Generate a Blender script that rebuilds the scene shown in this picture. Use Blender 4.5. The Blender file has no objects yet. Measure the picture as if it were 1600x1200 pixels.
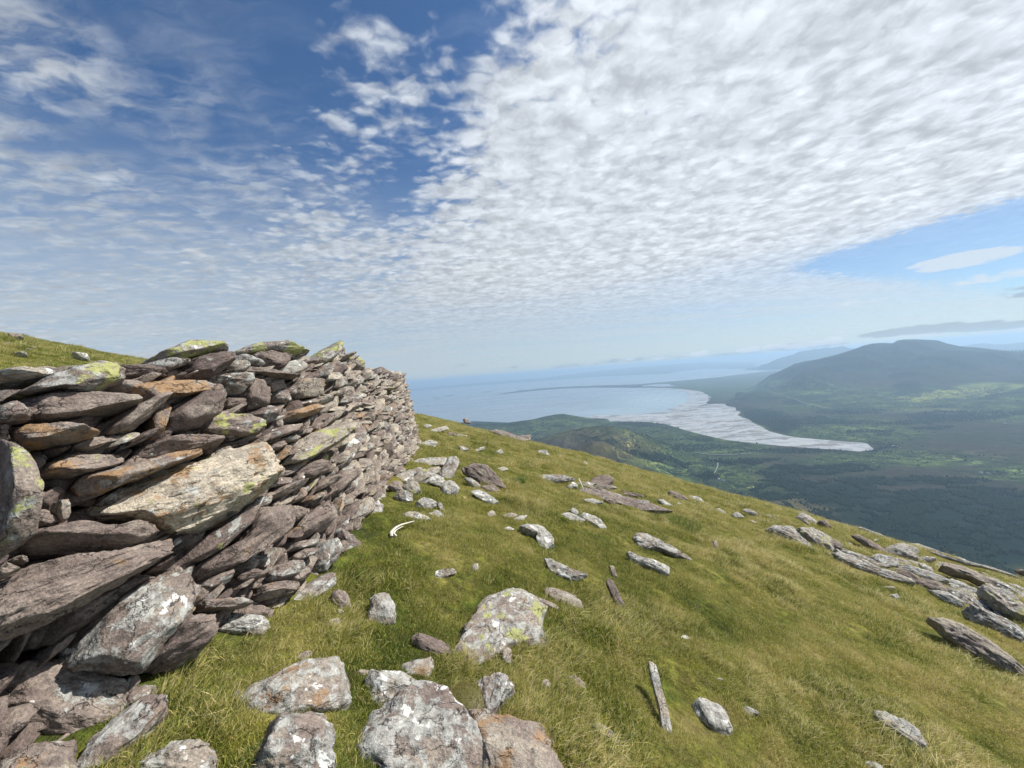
import bpy, bmesh, math, random
import numpy as np
from mathutils import Matrix, Vector
random.seed(4); rng = np.random.default_rng(4)
SC = bpy.context.scene
COL = SC.collection
R = math.radians

# ------------------------------------------------------------------ camera
FPX, PITCH, ROLL = 603.0, -1.42, -4.5
cam_d = bpy.data.cameras.new('camera'); cam = bpy.data.objects.new('camera', cam_d); COL.objects.link(cam)
cam_d.sensor_width = 36; cam_d.lens = 36 * FPX / 1600; cam_d.clip_start = 0.05; cam_d.clip_end = 400000
CM = Matrix.Rotation(R(90 + PITCH), 4, 'X') @ Matrix.Rotation(R(ROLL), 4, 'Z')
cam.matrix_world = CM
SC.camera = cam
CR = np.array(CM.to_3x3())

# ------------------------------------------------------------------ light and exposure
SUN_AZ, SUN_EL = 78.0, 50.0      # azimuth clockwise from the view direction (+Y)
sun_d = bpy.data.lights.new('sun', 'SUN'); sun_d.energy = 5.0; sun_d.angle = R(0.53); sun_d.color = (1.0, 0.955, 0.89)
sun = bpy.data.objects.new('sun', sun_d); COL.objects.link(sun)
sdir = Vector((math.sin(R(SUN_AZ)) * math.cos(R(SUN_EL)), math.cos(R(SUN_AZ)) * math.cos(R(SUN_EL)), math.sin(R(SUN_EL))))
sun.rotation_euler = (-sdir).to_track_quat('-Z', 'Y').to_euler()
vs = SC.view_settings
vs.view_transform = 'Standard'; vs.look = 'None'; vs.exposure = 0.48; vs.gamma = 1.0; vs.use_curve_mapping = False
SC.cycles.use_denoising = True
SC.cycles.max_bounces = 6; SC.cycles.diffuse_bounces = 3; SC.cycles.transparent_max_bounces = 6
SC.cycles.volume_bounces = 0

# ------------------------------------------------------------------ node helper
class NT:
    def __init__(s, tree): s.t = tree; s.n = tree.nodes; s.l = tree.links
    def node(s, kind, **kw):
        nd = s.n.new(kind)
        for k, v in kw.items(): setattr(nd, k, v)
        return nd
    def put(s, sock, v):
        if v is None: return
        if isinstance(v, bpy.types.NodeSocket): s.l.new(v, sock)
        else:
            try: sock.default_value = v
            except Exception:
                sock.default_value = (v[0], v[1], v[2], 1.0) if len(v) == 3 else v
    def m(s, op, a, b=None, c=None, clamp=False):
        nd = s.node('ShaderNodeMath', operation=op); nd.use_clamp = clamp
        for i, v in enumerate((a, b, c)): s.put(nd.inputs[i], v)
        return nd.outputs[0]
    def v(s, op, a, b=None, sc=None):
        nd = s.node('ShaderNodeVectorMath', operation=op)
        s.put(nd.inputs[0], a)
        if b is not None: s.put(nd.inputs[1], b)
        if sc is not None: s.put(nd.inputs[3], sc)
        return nd.outputs[1] if op in ('DOT_PRODUCT', 'LENGTH', 'DISTANCE') else nd.outputs[0]
    def ss(s, x, lo, hi, o0=0.0, o1=1.0):
        nd = s.node('ShaderNodeMapRange', interpolation_type='SMOOTHSTEP')
        s.put(nd.inputs[0], x)
        for i, q in zip((1, 2, 3, 4), (lo, hi, o0, o1)): s.put(nd.inputs[i], q)
        return nd.outputs[0]
    def mix(s, f, a, b, kind='MIX'):
        nd = s.node('ShaderNodeMix', data_type='RGBA', blend_type=kind)
        s.put(nd.inputs[0], f); s.put(nd.inputs[6], a); s.put(nd.inputs[7], b)
        return nd.outputs[2]
    def noise(s, vec, scale=5, detail=4, rough=0.5, dist=0.0):
        nd = s.node('ShaderNodeTexNoise'); s.put(nd.inputs['Vector'], vec)
        nd.inputs['Scale'].default_value = scale; nd.inputs['Detail'].default_value = detail
        nd.inputs['Roughness'].default_value = rough; nd.inputs['Distortion'].default_value = dist
        return nd
    def vor(s, vec, scale=5, feature='F1', rnd=1.0, smooth=None):
        nd = s.node('ShaderNodeTexVoronoi', feature=feature); s.put(nd.inputs['Vector'], vec)
        nd.inputs['Scale'].default_value = scale; nd.inputs['Randomness'].default_value = rnd
        if smooth is not None: nd.inputs['Smoothness'].default_value = smooth
        return nd
    def attr(s, name, kind='GEOMETRY'):
        nd = s.node('ShaderNodeAttribute'); nd.attribute_name = name; nd.attribute_type = kind
        return nd
    def mapping(s, vec, scale=(1, 1, 1), rot=(0, 0, 0)):
        nd = s.node('ShaderNodeMapping'); s.put(nd.inputs[0], vec)
        nd.inputs['Scale'].default_value = scale; nd.inputs['Rotation'].default_value = rot
        return nd.outputs[0]

def pray(px, py):
    """unit direction through a point of the 1600x1200 photograph"""
    d = CR @ np.array([(px - 800) / FPX, -(py - 600) / FPX, -1.0])
    return d / np.linalg.norm(d)
def world_to_px(P):
    c = P @ CR
    z = np.minimum(c[:, 2], -1e-6)
    return 800 + FPX * c[:, 0] / -z, 600 - FPX * c[:, 1] / -z

# ------------------------------------------------------------------ sky: Nishita with an altocumulus layer
def build_world():
    w = bpy.data.worlds.new('World'); SC.world = w; w.use_nodes = True
    N = NT(w.node_tree); w.node_tree.nodes.clear()
    sky = N.node('ShaderNodeTexSky', sky_type='NISHITA'); sky.sun_disc = False
    sky.sun_elevation = R(SUN_EL); sky.sun_rotation = R(SUN_AZ)
    sky.altitude = 800; sky.air_density = 1.0; sky.dust_density = 0.3; sky.ozone_density = 2.0
    g = N.node('ShaderNodeTexCoord').outputs['Generated']
    d = N.v('NORMALIZE', g)
    sep = N.node('ShaderNodeSeparateXYZ'); N.put(sep.inputs[0], d)
    dz = N.m('MAXIMUM', sep.outputs[2], 0.0)
    inv = N.m('DIVIDE', 1.0, N.m('ADD', dz, 0.055))
    P = N.v('SCALE', d, sc=inv)
    P = N.v('MULTIPLY', P, (1, 1, 0))                        # the layer's own plane
    # coverage, placed by compass direction
    def blob(px, py, r0, r1):
        return N.ss(N.v('DOT_PRODUCT', d, tuple(pray(px, py))), math.cos(R(r1)), math.cos(R(r0)))
    def half(p, q, w0, w1):                                   # 1 to the right of the line p>q
        n = np.cross(pray(*p), pray(*q)); n /= np.linalg.norm(n)
        return N.ss(N.v('DOT_PRODUCT', d, tuple(n)), w0, w1)
    wob = N.noise(P, 1.1, 3, 0.5)
    wv = N.m('MULTIPLY', N.m('SUBTRACT', wob.outputs[0], 0.5), 1.1)
    cov = N.m('MULTIPLY', half((560, 430), (735, 0), -0.09, 0.16), 0.95)
    for b, k in (((600, 120, 2, 9), .72), ((560, 220, 1, 8), .66), ((480, 300, 1, 8), .55), ((500, 380, 2, 10), .66), ((430, 450, 2, 9), .6), ((600, 420, 2, 12), .75), ((640, 400, 2, 10), .75), ((900, 400, 5, 22), .85), ((640, 150, 2, 8), .55), ((600, 225, 1, 6), .5), ((690, 95, 1, 7), .5)):
        cov = N.m('MAXIMUM', cov, N.m('MULTIPLY', blob(*b), k))
    cov = N.m('ADD', cov, N.m('MULTIPLY', wv, N.ss(cov, 0.0, 0.3, 0.0, 0.55)))
    cov = N.m('ADD', cov, N.m('MULTIPLY', half((640, 430), (830, 0), -0.02, 0.30), 0.42))
    cov = N.m('ADD', cov, N.m('MULTIPLY', half((900, 500), (1100, 0), -0.05, 0.4), 0.5))
    soft = None
    for b, k in (((480, 440, 2, 15), .95), ((330, 560, 4, 16), .9), ((120, 480, 4, 15), .9), ((0, 420, 2, 12), .7), ((30, 150, 2, 11), 1.0), ((110, 280, 2, 14), .85), ((330, 300, 1, 12), .7), ((250, 260, 2, 10), .5), ((340, 150, 1, 9), .5), ((310, 405, .3, 3), 1.2)):
        q = N.m('MULTIPLY', blob(*b), k); soft = q if soft is None else N.m('MAXIMUM', soft, q)
    # the clear strip low on the right: below one line, fading out under another
    hole = N.m('MULTIPLY', half((1230, 410), (1600, 300), -0.02, 0.03), half((1600, 452), (1200, 418), -0.045, 0.035))
    hole = N.m('MULTIPLY', hole, blob(1640, 360, 16, 25))
    low = N.ss(sep.outputs[2], 0.16, 0.27)                     # cells fade to veil near the horizon
    # cells
    warp = N.noise(P, 6.0, 3, 0.6)
    Pw = N.v('ADD', P, N.v('SCALE', N.v('SUBTRACT', warp.outputs[1], (0.5, 0.5, 0.5)), sc=0.12))
    Pm = N.mapping(Pw, (1.0, 1.35, 1.0), (0, 0, R(-28)))
    cell = N.vor(Pm, 12.5, 'SMOOTH_F1', 1.0, 0.35)
    cell2 = N.vor(Pm, 24.0, 'SMOOTH_F1', 1.0, 0.4)
    fb = N.noise(Pw, 13.0, 6, 0.62)
    body = N.m('SUBTRACT', 0.82, N.m('MULTIPLY', cell.outputs[0], 0.80))
    body = N.m('SUBTRACT', body, N.m('MULTIPLY', cell2.outputs[0], 0.30))
    body = N.m('ADD', body, N.m('MULTIPLY', N.m('SUBTRACT', fb.outputs[0], 0.5), 1.1))
    big = N.noise(N.mapping(P, (1, 2.2, 1), (0, 0, R(-30))), 2.3, 3, 0.55)
    thr = N.m('SUBTRACT', 0.92, N.m('MULTIPLY', cov, 1.12))
    thr = N.m('ADD', thr, N.m('MULTIPLY', N.m('SUBTRACT', big.outputs[0], 0.5), 1.7))
    dens = N.ss(N.m('ADD', N.m('SUBTRACT', body, thr), N.ss(sep.outputs[2], .5, .2, 0, .12)), -0.30, 0.48)
    dens = N.m('MULTIPLY', dens, N.ss(cov, 0.0, 0.25))
    dens = N.m('MULTIPLY', dens, N.ss(cov, 0.1, 1.1, 0.40, 0.91))
    dens = N.m('MULTIPLY', dens, N.ss(sep.outputs[2], 0.07, 0.26, 0.18, 1.0))
    # thin wisps over everything, pulled out along the wind
    ws = N.noise(N.mapping(Pw, (1.0, 3.2, 1), (0, 0, R(-35))), 2.6, 6, 0.6, 0.5)
    wfield = N.ss(N.noise(P, 0.9, 3, 0.5).outputs[0], 0.42, 0.62)
    wisp = N.m('MULTIPLY', N.m('MULTIPLY', N.ss(ws.outputs[0], 0.42, 0.85), wfield), 0.42)
    rip = N.noise(N.mapping(Pw, (1.0, 2.0, 1), (0, 0, R(-28))), 6.5, 5, 0.55, 0.3)
    rip2 = N.noise(N.v('ADD', P, (5.0, 2.0, 0)), 1.7, 3, 0.5)
    sd_ = N.m('MULTIPLY', N.m('MULTIPLY', N.ss(rip.outputs[0], 0.32, 0.72), N.ss(rip2.outputs[0], 0.26, 0.56)), N.m('MULTIPLY', soft, 0.85))
    dens = N.m('MAXIMUM', N.m('MAXIMUM', dens, sd_), wisp)
    edge = N.ss(N.m('ADD', hole, N.m('MULTIPLY', N.m('SUBTRACT', fb.outputs[0], 0.5), 1.3)), 0.30, 0.72)
    dens = N.m('MULTIPLY', dens, N.m('SUBTRACT', 1.0, N.m('MULTIPLY', edge, 0.78)))
    # veil near the horizon
    az = half((700, 300), (700, 560), -0.5, 0.5)
    vn = N.noise(N.mapping(P, (0.35, 1.0, 1), (0, 0, R(-20))), 1.2, 4, 0.6)
    veil = N.m('MULTIPLY', N.ss(sep.outputs[2], 0.52, 0.06), N.ss(vn.outputs[0], 0.25, 0.65, 0.62, 1.0))
    veil = N.m('MULTIPLY', veil, N.m('ADD', 0.72, N.m('MULTIPLY', az, 0.28)))
    veil = N.m('MULTIPLY', veil, N.m('SUBTRACT', 1.0, N.m('MULTIPLY', edge, 0.6)))
    # cloud brightness: brighter towards the sun, darker bellies from the fine noise
    toward = N.ss(N.v('DOT_PRODUCT', d, tuple(sdir)), -0.2, 0.85)
    shade = N.noise(Pw, 9.0, 5, 0.6)
    lum = N.m('ADD', 6.2, N.m('MULTIPLY', toward, 2.4))
    lum = N.m('MULTIPLY', lum, N.ss(shade.outputs[0], 0.32, 0.62, 0.76, 1.05))
    lum = N.m('MULTIPLY', lum, N.ss(body, 0.0, 0.7, 0.86, 1.04))
    lum = N.m('MULTIPLY', lum, N.ss(N.noise(N.mapping(P, (1, 1.7, 1), (0, 0, R(-30))), 3.1, 4, .55).outputs[0], .36, .62, .90, 1.04))
    ccol = N.v('SCALE', (0.93, 0.99, 1.05), sc=lum)
    vcol = N.v('SCALE', (0.84, 0.95, 1.03), sc=N.m('ADD', 5.4, N.m('MULTIPLY', toward, 1.7)))
    tint = N.mix(1.0, sky.outputs[0], (0.64, 0.85, 1.02, 1), 'MULTIPLY')
    c = N.mix(veil, tint, vcol)
    c = N.mix(dens, c, ccol)
    # small cumulus in a row just above the horizon and grey bars over the mountain
    def bank(items, scl, lo, hi, strv=(1, 1, 3.2)):
        nn = N.noise(N.mapping(d, strv), scl, 5, 0.6)
        mk = None
        for (px, py, rx, ry, k) in items:
            cdir = pray(px, py)
            rt = np.cross(cdir, (0, 0, 1)); rt /= np.linalg.norm(rt); up = np.cross(rt, cdir)
            a = N.m('DIVIDE', N.v('DOT_PRODUCT', d, tuple(rt)), rx / FPX)
            b = N.m('DIVIDE', N.v('DOT_PRODUCT', d, tuple(up)), ry / FPX)
            q = N.m('ADD', N.m('MULTIPLY', a, a), N.m('MULTIPLY', b, b))
            q = N.m('MULTIPLY', N.ss(q, 1.0, 0.0), k)
            mk = q if mk is None else N.m('MAXIMUM', mk, q)
        return N.ss(N.m('ADD', mk, N.m('MULTIPLY', N.m('SUBTRACT', nn.outputs[0], 0.5), 1.5)), lo, hi)
    grey = bank([(900, 571, 70, 5, .7), (990, 562, 90, 6, .7), (800, 574, 60, 5, .5), (1060, 560, 60, 6, .7), (1150, 554, 60, 6, .8),
                 (1250, 541, 70, 8, .8), (720, 572, 30, 6, .6), (760, 568, 20, 4, .6), (1390, 521, 40, 6, 1), (1450, 514, 50, 9, 1), (1500, 512, 60, 7, 1), (1560, 509, 60, 6, 1), (1600, 455, 30, 9, .7)], 26, 0.45, 0.85)
    c = N.mix(N.m('MULTIPLY', grey, 0.65), c, (3.1, 3.75, 4.6, 1))
    white = bank([(1090, 553, 14, 5, .9), (1100, 551, 8, 6, 1), (1168, 547, 22, 5, 1), (1178, 545, 10, 6, 1), (1212, 541, 22, 5, 1), (1245, 541, 24, 6, 1), (1278, 537, 17, 5, 1),
                  (1303, 532, 13, 7, 1.1), (1030, 560, 20, 4, .7), (985, 562, 10, 4, .8), (1440, 524, 40, 4, .7),
                  (1500, 407, 55, 11, 1.05), (1540, 402, 30, 8, 1.0), (1470, 412, 40, 7, .9), (1560, 432, 80, 8, .7), (1350, 470, 50, 7, .5)], 30, 0.42, 0.8)
    c = N.mix(N.m('MULTIPLY', white, 0.72), c, (6.6, 7.2, 7.8, 1))
    bg = N.node('ShaderNodeBackground'); N.put(bg.inputs[0], c); bg.inputs[1].default_value = 0.082
    out = N.node('ShaderNodeOutputWorld'); N.l.new(bg.outputs[0], out.inputs[0])
build_world()

# ------------------------------------------------------------------ numpy noise
def _h(i, j, k, s):
    n = (i * 374761393 + j * 668265263 + k * 2147483647 + s * 1274126177) & 0xffffffff
    n = ((n ^ (n >> 13)) * 1274126177) & 0xffffffff
    return ((n ^ (n >> 16)) & 0xffff) / 65535.0
def vnoise(x, y, z, seed=0):
    xi = np.floor(x).astype(np.int64); yi = np.floor(y).astype(np.int64); zi = np.floor(z).astype(np.int64)
    fx, fy, fz = x - xi, y - yi, z - zi
    fx, fy, fz = [f * f * f * (f * (f * 6 - 15) + 10) for f in (fx, fy, fz)]
    r = 0
    for a in (0, 1):
        for b in (0, 1):
            for c in (0, 1):
                wgt = (fx if a else 1 - fx) * (fy if b else 1 - fy) * (fz if c else 1 - fz)
                r = r + wgt * _h(xi + a, yi + b, zi + c, seed)
    return r * 2 - 1
def fbm(x, y, z, seed=0, o=4, g=0.5):
    a, r, s = 1.0, 0, 0
    for i in range(o):
        r = r + a * vnoise(x * 2 ** i + 17.3 * i, y * 2 ** i + 5.1 * i, z * 2 ** i, seed + i); s += a; a *= g
    return r / s
def sstep(x, a, b):
    t = np.clip((x - a) / (b - a), 0, 1); return t * t * (3 - 2 * t)

# ------------------------------------------------------------------ near ground
def ground(x, y):
    x = np.asarray(x, float); y = np.asarray(y, float)
    r = np.sqrt(x * x + y * y)
    z = -1.6 - .338 * x - .06 * y - .0018 * r * r
    z = z + .028 * np.log1p(np.exp(np.clip((x - 6) / 1.5, -30, 30))) * 1.5 * sstep(120 - r, 0, 80)
    n = .045 * vnoise(x / 1.3, y / 1.3, 0 * x, 3) + .042 * vnoise(x / .45, y / .45, 0 * x, 5) + .012 * vnoise(x / .16, y / .16, 0 * x, 6)
    n = n + .16 * vnoise(x / 5., y / 5., 0 * x, 8) * sstep(r, 6, 16)
    n = n + 2.5 * fbm(x / 90., y / 90., 0 * x, 9) * sstep(r, 40, 200)
    return np.maximum(z + n, -800)
def gnormal(x, y, e=.15):
    dx = (ground(x + e, y) - ground(x - e, y)) / (2 * e); dy = (ground(x, y + e) - ground(x, y - e)) / (2 * e)
    n = np.array([-float(dx), -float(dy), 1.0]); return n / np.linalg.norm(n)
def ghit(px, py):
    d = pray(px, py)
    t = np.geomspace(.6, 220, 900)
    f = d[2] * t - ground(d[0] * t, d[1] * t)
    i = np.argmax(f < 0)
    if f[i] >= 0: return None
    if i == 0: return d * t[0]
    a, b = t[i - 1], t[i]
    for _ in range(14):
        m_ = (a + b) / 2
        if d[2] * m_ - float(ground(d[0] * m_, d[1] * m_)) < 0: b = m_
        else: a = m_
    return d * b

# ------------------------------------------------------------------ mesh helpers
def mk_mesh(name, V, F, mat=None, smooth=True):
    me = bpy.data.meshes.new(name)
    V = np.asarray(V, np.float32); F = np.asarray(F, np.int32)
    me.vertices.add(len(V)); me.vertices.foreach_set('co', V.ravel())
    k = F.shape[1]
    me.loops.add(F.size); me.loops.foreach_set('vertex_index', F.ravel())
    me.polygons.add(len(F)); me.polygons.foreach_set('loop_start', np.arange(0, F.size, k, dtype=np.int32))
    me.polygons.foreach_set('loop_total', np.full(len(F), k, np.int32))
    if smooth: me.polygons.foreach_set('use_smooth', np.ones(len(F), bool))
    me.update(calc_edges=True)
    if mat: me.materials.append(mat)
    return me
def attrv(me, name, A):
    A = np.asarray(A, np.float32)
    if A.ndim == 1: me.attributes.new(name, 'FLOAT', 'POINT').data.foreach_set('value', A)
    elif A.shape[1] == 3: me.attributes.new(name, 'FLOAT_VECTOR', 'POINT').data.foreach_set('vector', A.ravel())
    else: me.attributes.new(name, 'FLOAT_COLOR', 'POINT').data.foreach_set('color', A.ravel())
LAST = [None]
def link(name, me, parent=None, loc=None, **props):
    o = bpy.data.objects.new(name, me); COL.objects.link(o)
    if not parent: LAST[0] = o
    if parent: o.parent = parent
    if loc is not None: o.location = loc
    for k, v in props.items(): o[k] = v
    if 'category' in props: o['kind'] = props.get('kind', 'thing')
    return o
def grid_faces(nu, nv):
    i = np.arange(nu - 1)[:, None] * nv + np.arange(nv - 1)[None, :]
    i = i.ravel(); return np.stack([i, i + nv, i + nv + 1, i + 1], 1)

# ------------------------------------------------------------------ materials
def material(name):
    m = bpy.data.materials.new(name); m.use_nodes = True
    N = NT(m.node_tree); m.node_tree.nodes.clear()
    out = N.node('ShaderNodeOutputMaterial'); b = N.node('ShaderNodeBsdfPrincipled'); N.l.new(b.outputs[0], out.inputs[0])
    return m, N, b, out
def bump(N, h, dist, strength=1.0, normal=None):
    nd = N.node('ShaderNodeBump'); N.put(nd.inputs['Height'], h); nd.inputs['Distance'].default_value = dist
    nd.inputs['Strength'].default_value = strength
    if normal is not None: N.put(nd.inputs['Normal'], normal)
    return nd.outputs[0]

def rock_material():
    m, N, b, out = material('weathered_sandstone')
    rc = N.attr('rc').outputs['Vector']                       # metres in the stone's own frame, y across the bedding
    la = N.attr('lich'); lc = N.node('ShaderNodeSeparateColor'); N.put(lc.inputs[0], la.outputs['Color'])
    G, RU, YE = lc.outputs[0], lc.outputs[1], lc.outputs[2]
    T = N.attr('tint').outputs['Fac']
    n1 = N.noise(rc, 5.0, 5, 0.6); n2 = N.noise(rc, 22.0, 5, 0.65); n3 = N.noise(rc, 90.0, 4, 0.7)
    st = N.noise(N.mapping(N.v('ADD', rc, N.v('SCALE', N.noise(rc, 6.0, 3, .6).outputs[1], sc=0.07)), (3.5, 17, 3.5)), 2.0, 5, 0.65)
    v1 = N.m('ADD', T, N.m('MULTIPLY', N.m('SUBTRACT', n1.outputs[0], 0.5), 0.85))
    v1 = N.m('ADD', v1, N.m('MULTIPLY', N.m('SUBTRACT', st.outputs[0], 0.5), 0.30))
    ramp = N.node('ShaderNodeValToRGB'); N.put(ramp.inputs[0], v1)
    e = ramp.color_ramp.elements
    e[0].position = 0.05; e[0].color = (0.080, 0.060, 0.056, 1)
    e[1].position = 1.0; e[1].color = (0.60, 0.54, 0.42, 1)
    for p, c in ((0.28, (0.160, 0.123, 0.106, 1)), (0.45, (0.245, 0.200, 0.168, 1)), (0.62, (0.35, 0.31, 0.25, 1)), (0.8, (0.50, 0.44, 0.34, 1))):
        q = ramp.color_ramp.elements.new(p); q.color = c
    c = ramp.outputs[0]
    # fine grain
    c = N.mix(N.ss(n3.outputs[0], 0.35, 0.7), N.mix(1.0, c, (0.66, 0.66, 0.68, 1), 'MULTIPLY'), N.mix(1.0, c, (1.22, 1.2, 1.18, 1), 'MULTIPLY'))
    c = N.mix(N.m('MULTIPLY', N.ss(n2.outputs[0], 0.5, 0.3), 0.45), c, (0.05, 0.042, 0.04, 1))
    # rust
    rn = N.m('ADD', N.m('MULTIPLY', n1.outputs[0], 0.6), N.m('MULTIPLY', n2.outputs[0], 0.4))
    off = N.noise(N.v('ADD', rc, (31.0, 7.0, 3.0)), 7.0, 5, 0.62)
    rm = N.ss(N.m('ADD', off.outputs[0], N.m('MULTIPLY', RU, 0.21)), 0.66, 0.76)
    rm = N.m('MULTIPLY', rm, N.ss(RU, 0.0, 0.1))
    rcol = N.mix(n2.outputs[0], (0.17, 0.095, 0.050, 1), (0.42, 0.265, 0.13, 1))
    c = N.mix(N.m('MULTIPLY', rm, 0.85), c, rcol)
    # grey crust lichen, in ragged patches with pale rims
    ln = N.noise(N.v('ADD', rc, (3.0, 50.0, 9.0)), 9.5, 8, 0.66, 0.5)
    lv = N.m('ADD', N.m('ADD', N.m('MULTIPLY', ln.outputs[0], 0.7), N.m('MULTIPLY', n2.outputs[0], 0.3)), N.m('MULTIPLY', G, 0.20))
    lm = N.m('MULTIPLY', N.ss(lv, 0.645, 0.70), N.ss(G, 0.0, 0.06))
    lcol = N.mix(N.ss(n2.outputs[0], .35, .65), (0.17, 0.175, 0.165, 1), (0.42, 0.43, 0.40, 1))
    lcol = N.mix(N.ss(n3.outputs[0], 0.55, 0.7), lcol, (0.60, 0.61, 0.57, 1))
    c = N.mix(N.m('MULTIPLY', lm, 0.72), c, lcol)
    wn = N.noise(N.v('ADD', rc, (13.0, 5.0, 70.0)), 9.0, 5, 0.6, 0.4)
    wm = N.m('MULTIPLY', N.ss(N.m('ADD', wn.outputs[0], N.m('MULTIPLY', G, 0.13)), 0.735, 0.765), N.ss(G, 0.0, 0.06))
    c = N.mix(N.m('MULTIPLY', wm, 0.9), c, (0.68, 0.68, 0.64, 1))
    # dark spots
    dk = N.vor(N.v('ADD', rc, N.v('SCALE', n2.outputs[1], sc=0.03)), 13.0)
    dm = N.m('MULTIPLY', N.ss(dk.outputs[0], 0.16, 0.10), N.ss(n1.outputs[0], 0.5, 0.6))
    c = N.mix(N.m('MULTIPLY', dm, 0.8), c, (0.03, 0.028, 0.026, 1))
    # map lichen, yellow-green
    yn = N.noise(N.v('ADD', rc, (60.0, 15.0, 33.0)), 7.5, 6, 0.66, 0.3)
    ym = N.m('MULTIPLY', N.ss(N.m('ADD', yn.outputs[0], N.m('MULTIPLY', YE, 0.20)), 0.695, 0.74), N.ss(YE, 0.0, 0.05))
    c = N.mix(N.m('MULTIPLY', ym, 0.88), c, N.mix(n3.outputs[0], (0.23, 0.24, 0.08, 1), (0.44, 0.45, 0.17, 1)))
    N.put(b.inputs['Base Color'], c); b.inputs['Roughness'].default_value = 0.86
    b.inputs['Specular IOR Level'].default_value = 0.3
    h = N.m('ADD', N.m('MULTIPLY', st.outputs[0], 0.65), N.m('ADD', N.m('MULTIPLY', n2.outputs[0], 0.8), N.m('MULTIPLY', n3.outputs[0], 0.28)))
    h = N.m('ADD', h, N.m('MULTIPLY', lm, 0.10))
    ck = N.vor(N.v('ADD', N.mapping(rc, (1, 2.2, 1)), N.v('SCALE', n2.outputs[1], sc=0.12)), 5.0, 'DISTANCE_TO_EDGE')
    ckm = N.m('MULTIPLY', N.ss(ck.outputs[0], 0.018, 0.004), N.ss(off.outputs[0], 0.46, 0.54))
    h = N.m('SUBTRACT', h, N.m('MULTIPLY', ckm, 0.7))
    N.put(b.inputs['Base Color'], N.mix(N.m('MULTIPLY', ckm, 0.75), c, (0.025, 0.02, 0.02, 1)))
    N.put(b.inputs['Normal'], bump(N, h, 0.022, 0.9))
    return m
ROCK = rock_material()

def grass_color(N, pos, blade=None, shift=0.0):
    big = N.noise(pos, 0.55, 4, 0.6); mid = N.noise(pos, 2.1, 4, 0.6); sm = N.noise(pos, 7.0, 3, 0.6)
    v = N.m('ADD', N.m('MULTIPLY', big.outputs[0], 0.55), N.m('MULTIPLY', mid.outputs[0], 0.95))
    v = N.m('SUBTRACT', v, 0.26)
    if blade is not None: v = N.m('ADD', v, N.m('MULTIPLY', N.m('SUBTRACT', blade, 0.5), 0.6))
    else: v = N.m('ADD', v, N.m('MULTIPLY', N.m('SUBTRACT', sm.outputs[0], 0.5), 0.5))
    # further from the wall the turf is drier
    sp = N.node('ShaderNodeSeparateXYZ'); N.put(sp.inputs[0], pos)
    v = N.m('ADD', v, N.ss(N.m('ADD', sp.outputs[0], N.m('MULTIPLY', sp.outputs[1], 0.35)), -0.5, 5.0, -0.06, 0.05))
    ramp = N.node('ShaderNodeValToRGB'); N.put(ramp.inputs[0], v)
    e = ramp.color_ramp.elements
    e[0].position = 0.22; e[0].color = (0.050, 0.085, 0.014, 1)  # deep green also paints in shadow pockets of the turf
    e[1].position = 0.86; e[1].color = (0.62, 0.52, 0.28, 1)
    for p, c in ((0.38, (0.190, 0.245, 0.036, 1)), (0.50, (0.340, 0.350, 0.062, 1)), (0.60, (0.48, 0.44, 0.11, 1)), (0.72, (0.62, 0.53, 0.22, 1))):
        q = ramp.color_ramp.elements.new(p); q.color = c
    moss = N.noise(N.v('ADD', pos, (9.0, 4.0, 0)), 1.3, 5, 0.68)
    return N.mix(N.m('MULTIPLY', N.ss(moss.outputs[0], 0.60, 0.72), 0.55), ramp.outputs[0], (0.38, 0.34, 0.05, 1))

def grass_material():
    m, N, b, out = material('grass_blades')
    pos = N.node('ShaderNodeNewGeometry').outputs['Position']
    c = grass_color(N, pos, N.attr('bc').outputs['Fac'])
    N.put(b.inputs['Base Color'], c); b.inputs['Roughness'].default_value = 0.6; b.inputs['Specular IOR Level'].default_value = 0.25
    tr = N.node('ShaderNodeBsdfTranslucent'); N.put(tr.inputs[0], c)
    mx = N.node('ShaderNodeMixShader'); mx.inputs[0].default_value = 0.3
    N.l.new(b.outputs[0], mx.inputs[1]); N.l.new(tr.outputs[0], mx.inputs[2]); N.l.new(mx.outputs[0], out.inputs[0])
    return m
GRASS = grass_material()
def turf_material():
    m, N, b, out = material('turf_and_soil')
    pos = N.node('ShaderNodeNewGeometry').outputs['Position']
    c = grass_color(N, pos)
    c = N.mix(1.0, c, (0.72, 0.72, 0.72, 1), 'MULTIPLY')
    s = N.noise(pos, 11.0, 4, 0.65)
    c = N.mix(N.ss(s.outputs[0], 0.35, 0.66, 0.85, 0.35), c, (0.035, 0.032, 0.012, 1))
    N.put(b.inputs['Base Color'], c); b.inputs['Roughness'].default_value = 0.95; b.inputs['Specular IOR Level'].default_value = 0.1
    N.put(b.inputs['Normal'], bump(N, N.m('ADD', s.outputs[0], N.m('MULTIPLY', N.noise(pos, 45.0, 3, 0.7).outputs[0], 0.5)), 0.05, 1.0))
    return m
TURF = turf_material()

# ------------------------------------------------------------------ hillside
def build_hillside():
    na, nr = 900, 620
    az = np.radians(np.linspace(-118, 118, na)); rr = np.concatenate([[0.0], np.geomspace(.35, 900, nr - 1)])
    A, RR = np.meshgrid(az, rr, indexing='ij')
    X = RR * np.sin(A); Y = RR * np.cos(A); Z = ground(X, Y)
    V = np.stack([X.ravel(), Y.ravel(), Z.ravel()], 1)
    me = mk_mesh('hillside', V, grid_faces(na, nr)[:, ::-1], TURF)
    link('hillside', me, kind='structure')
build_hillside()

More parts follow.
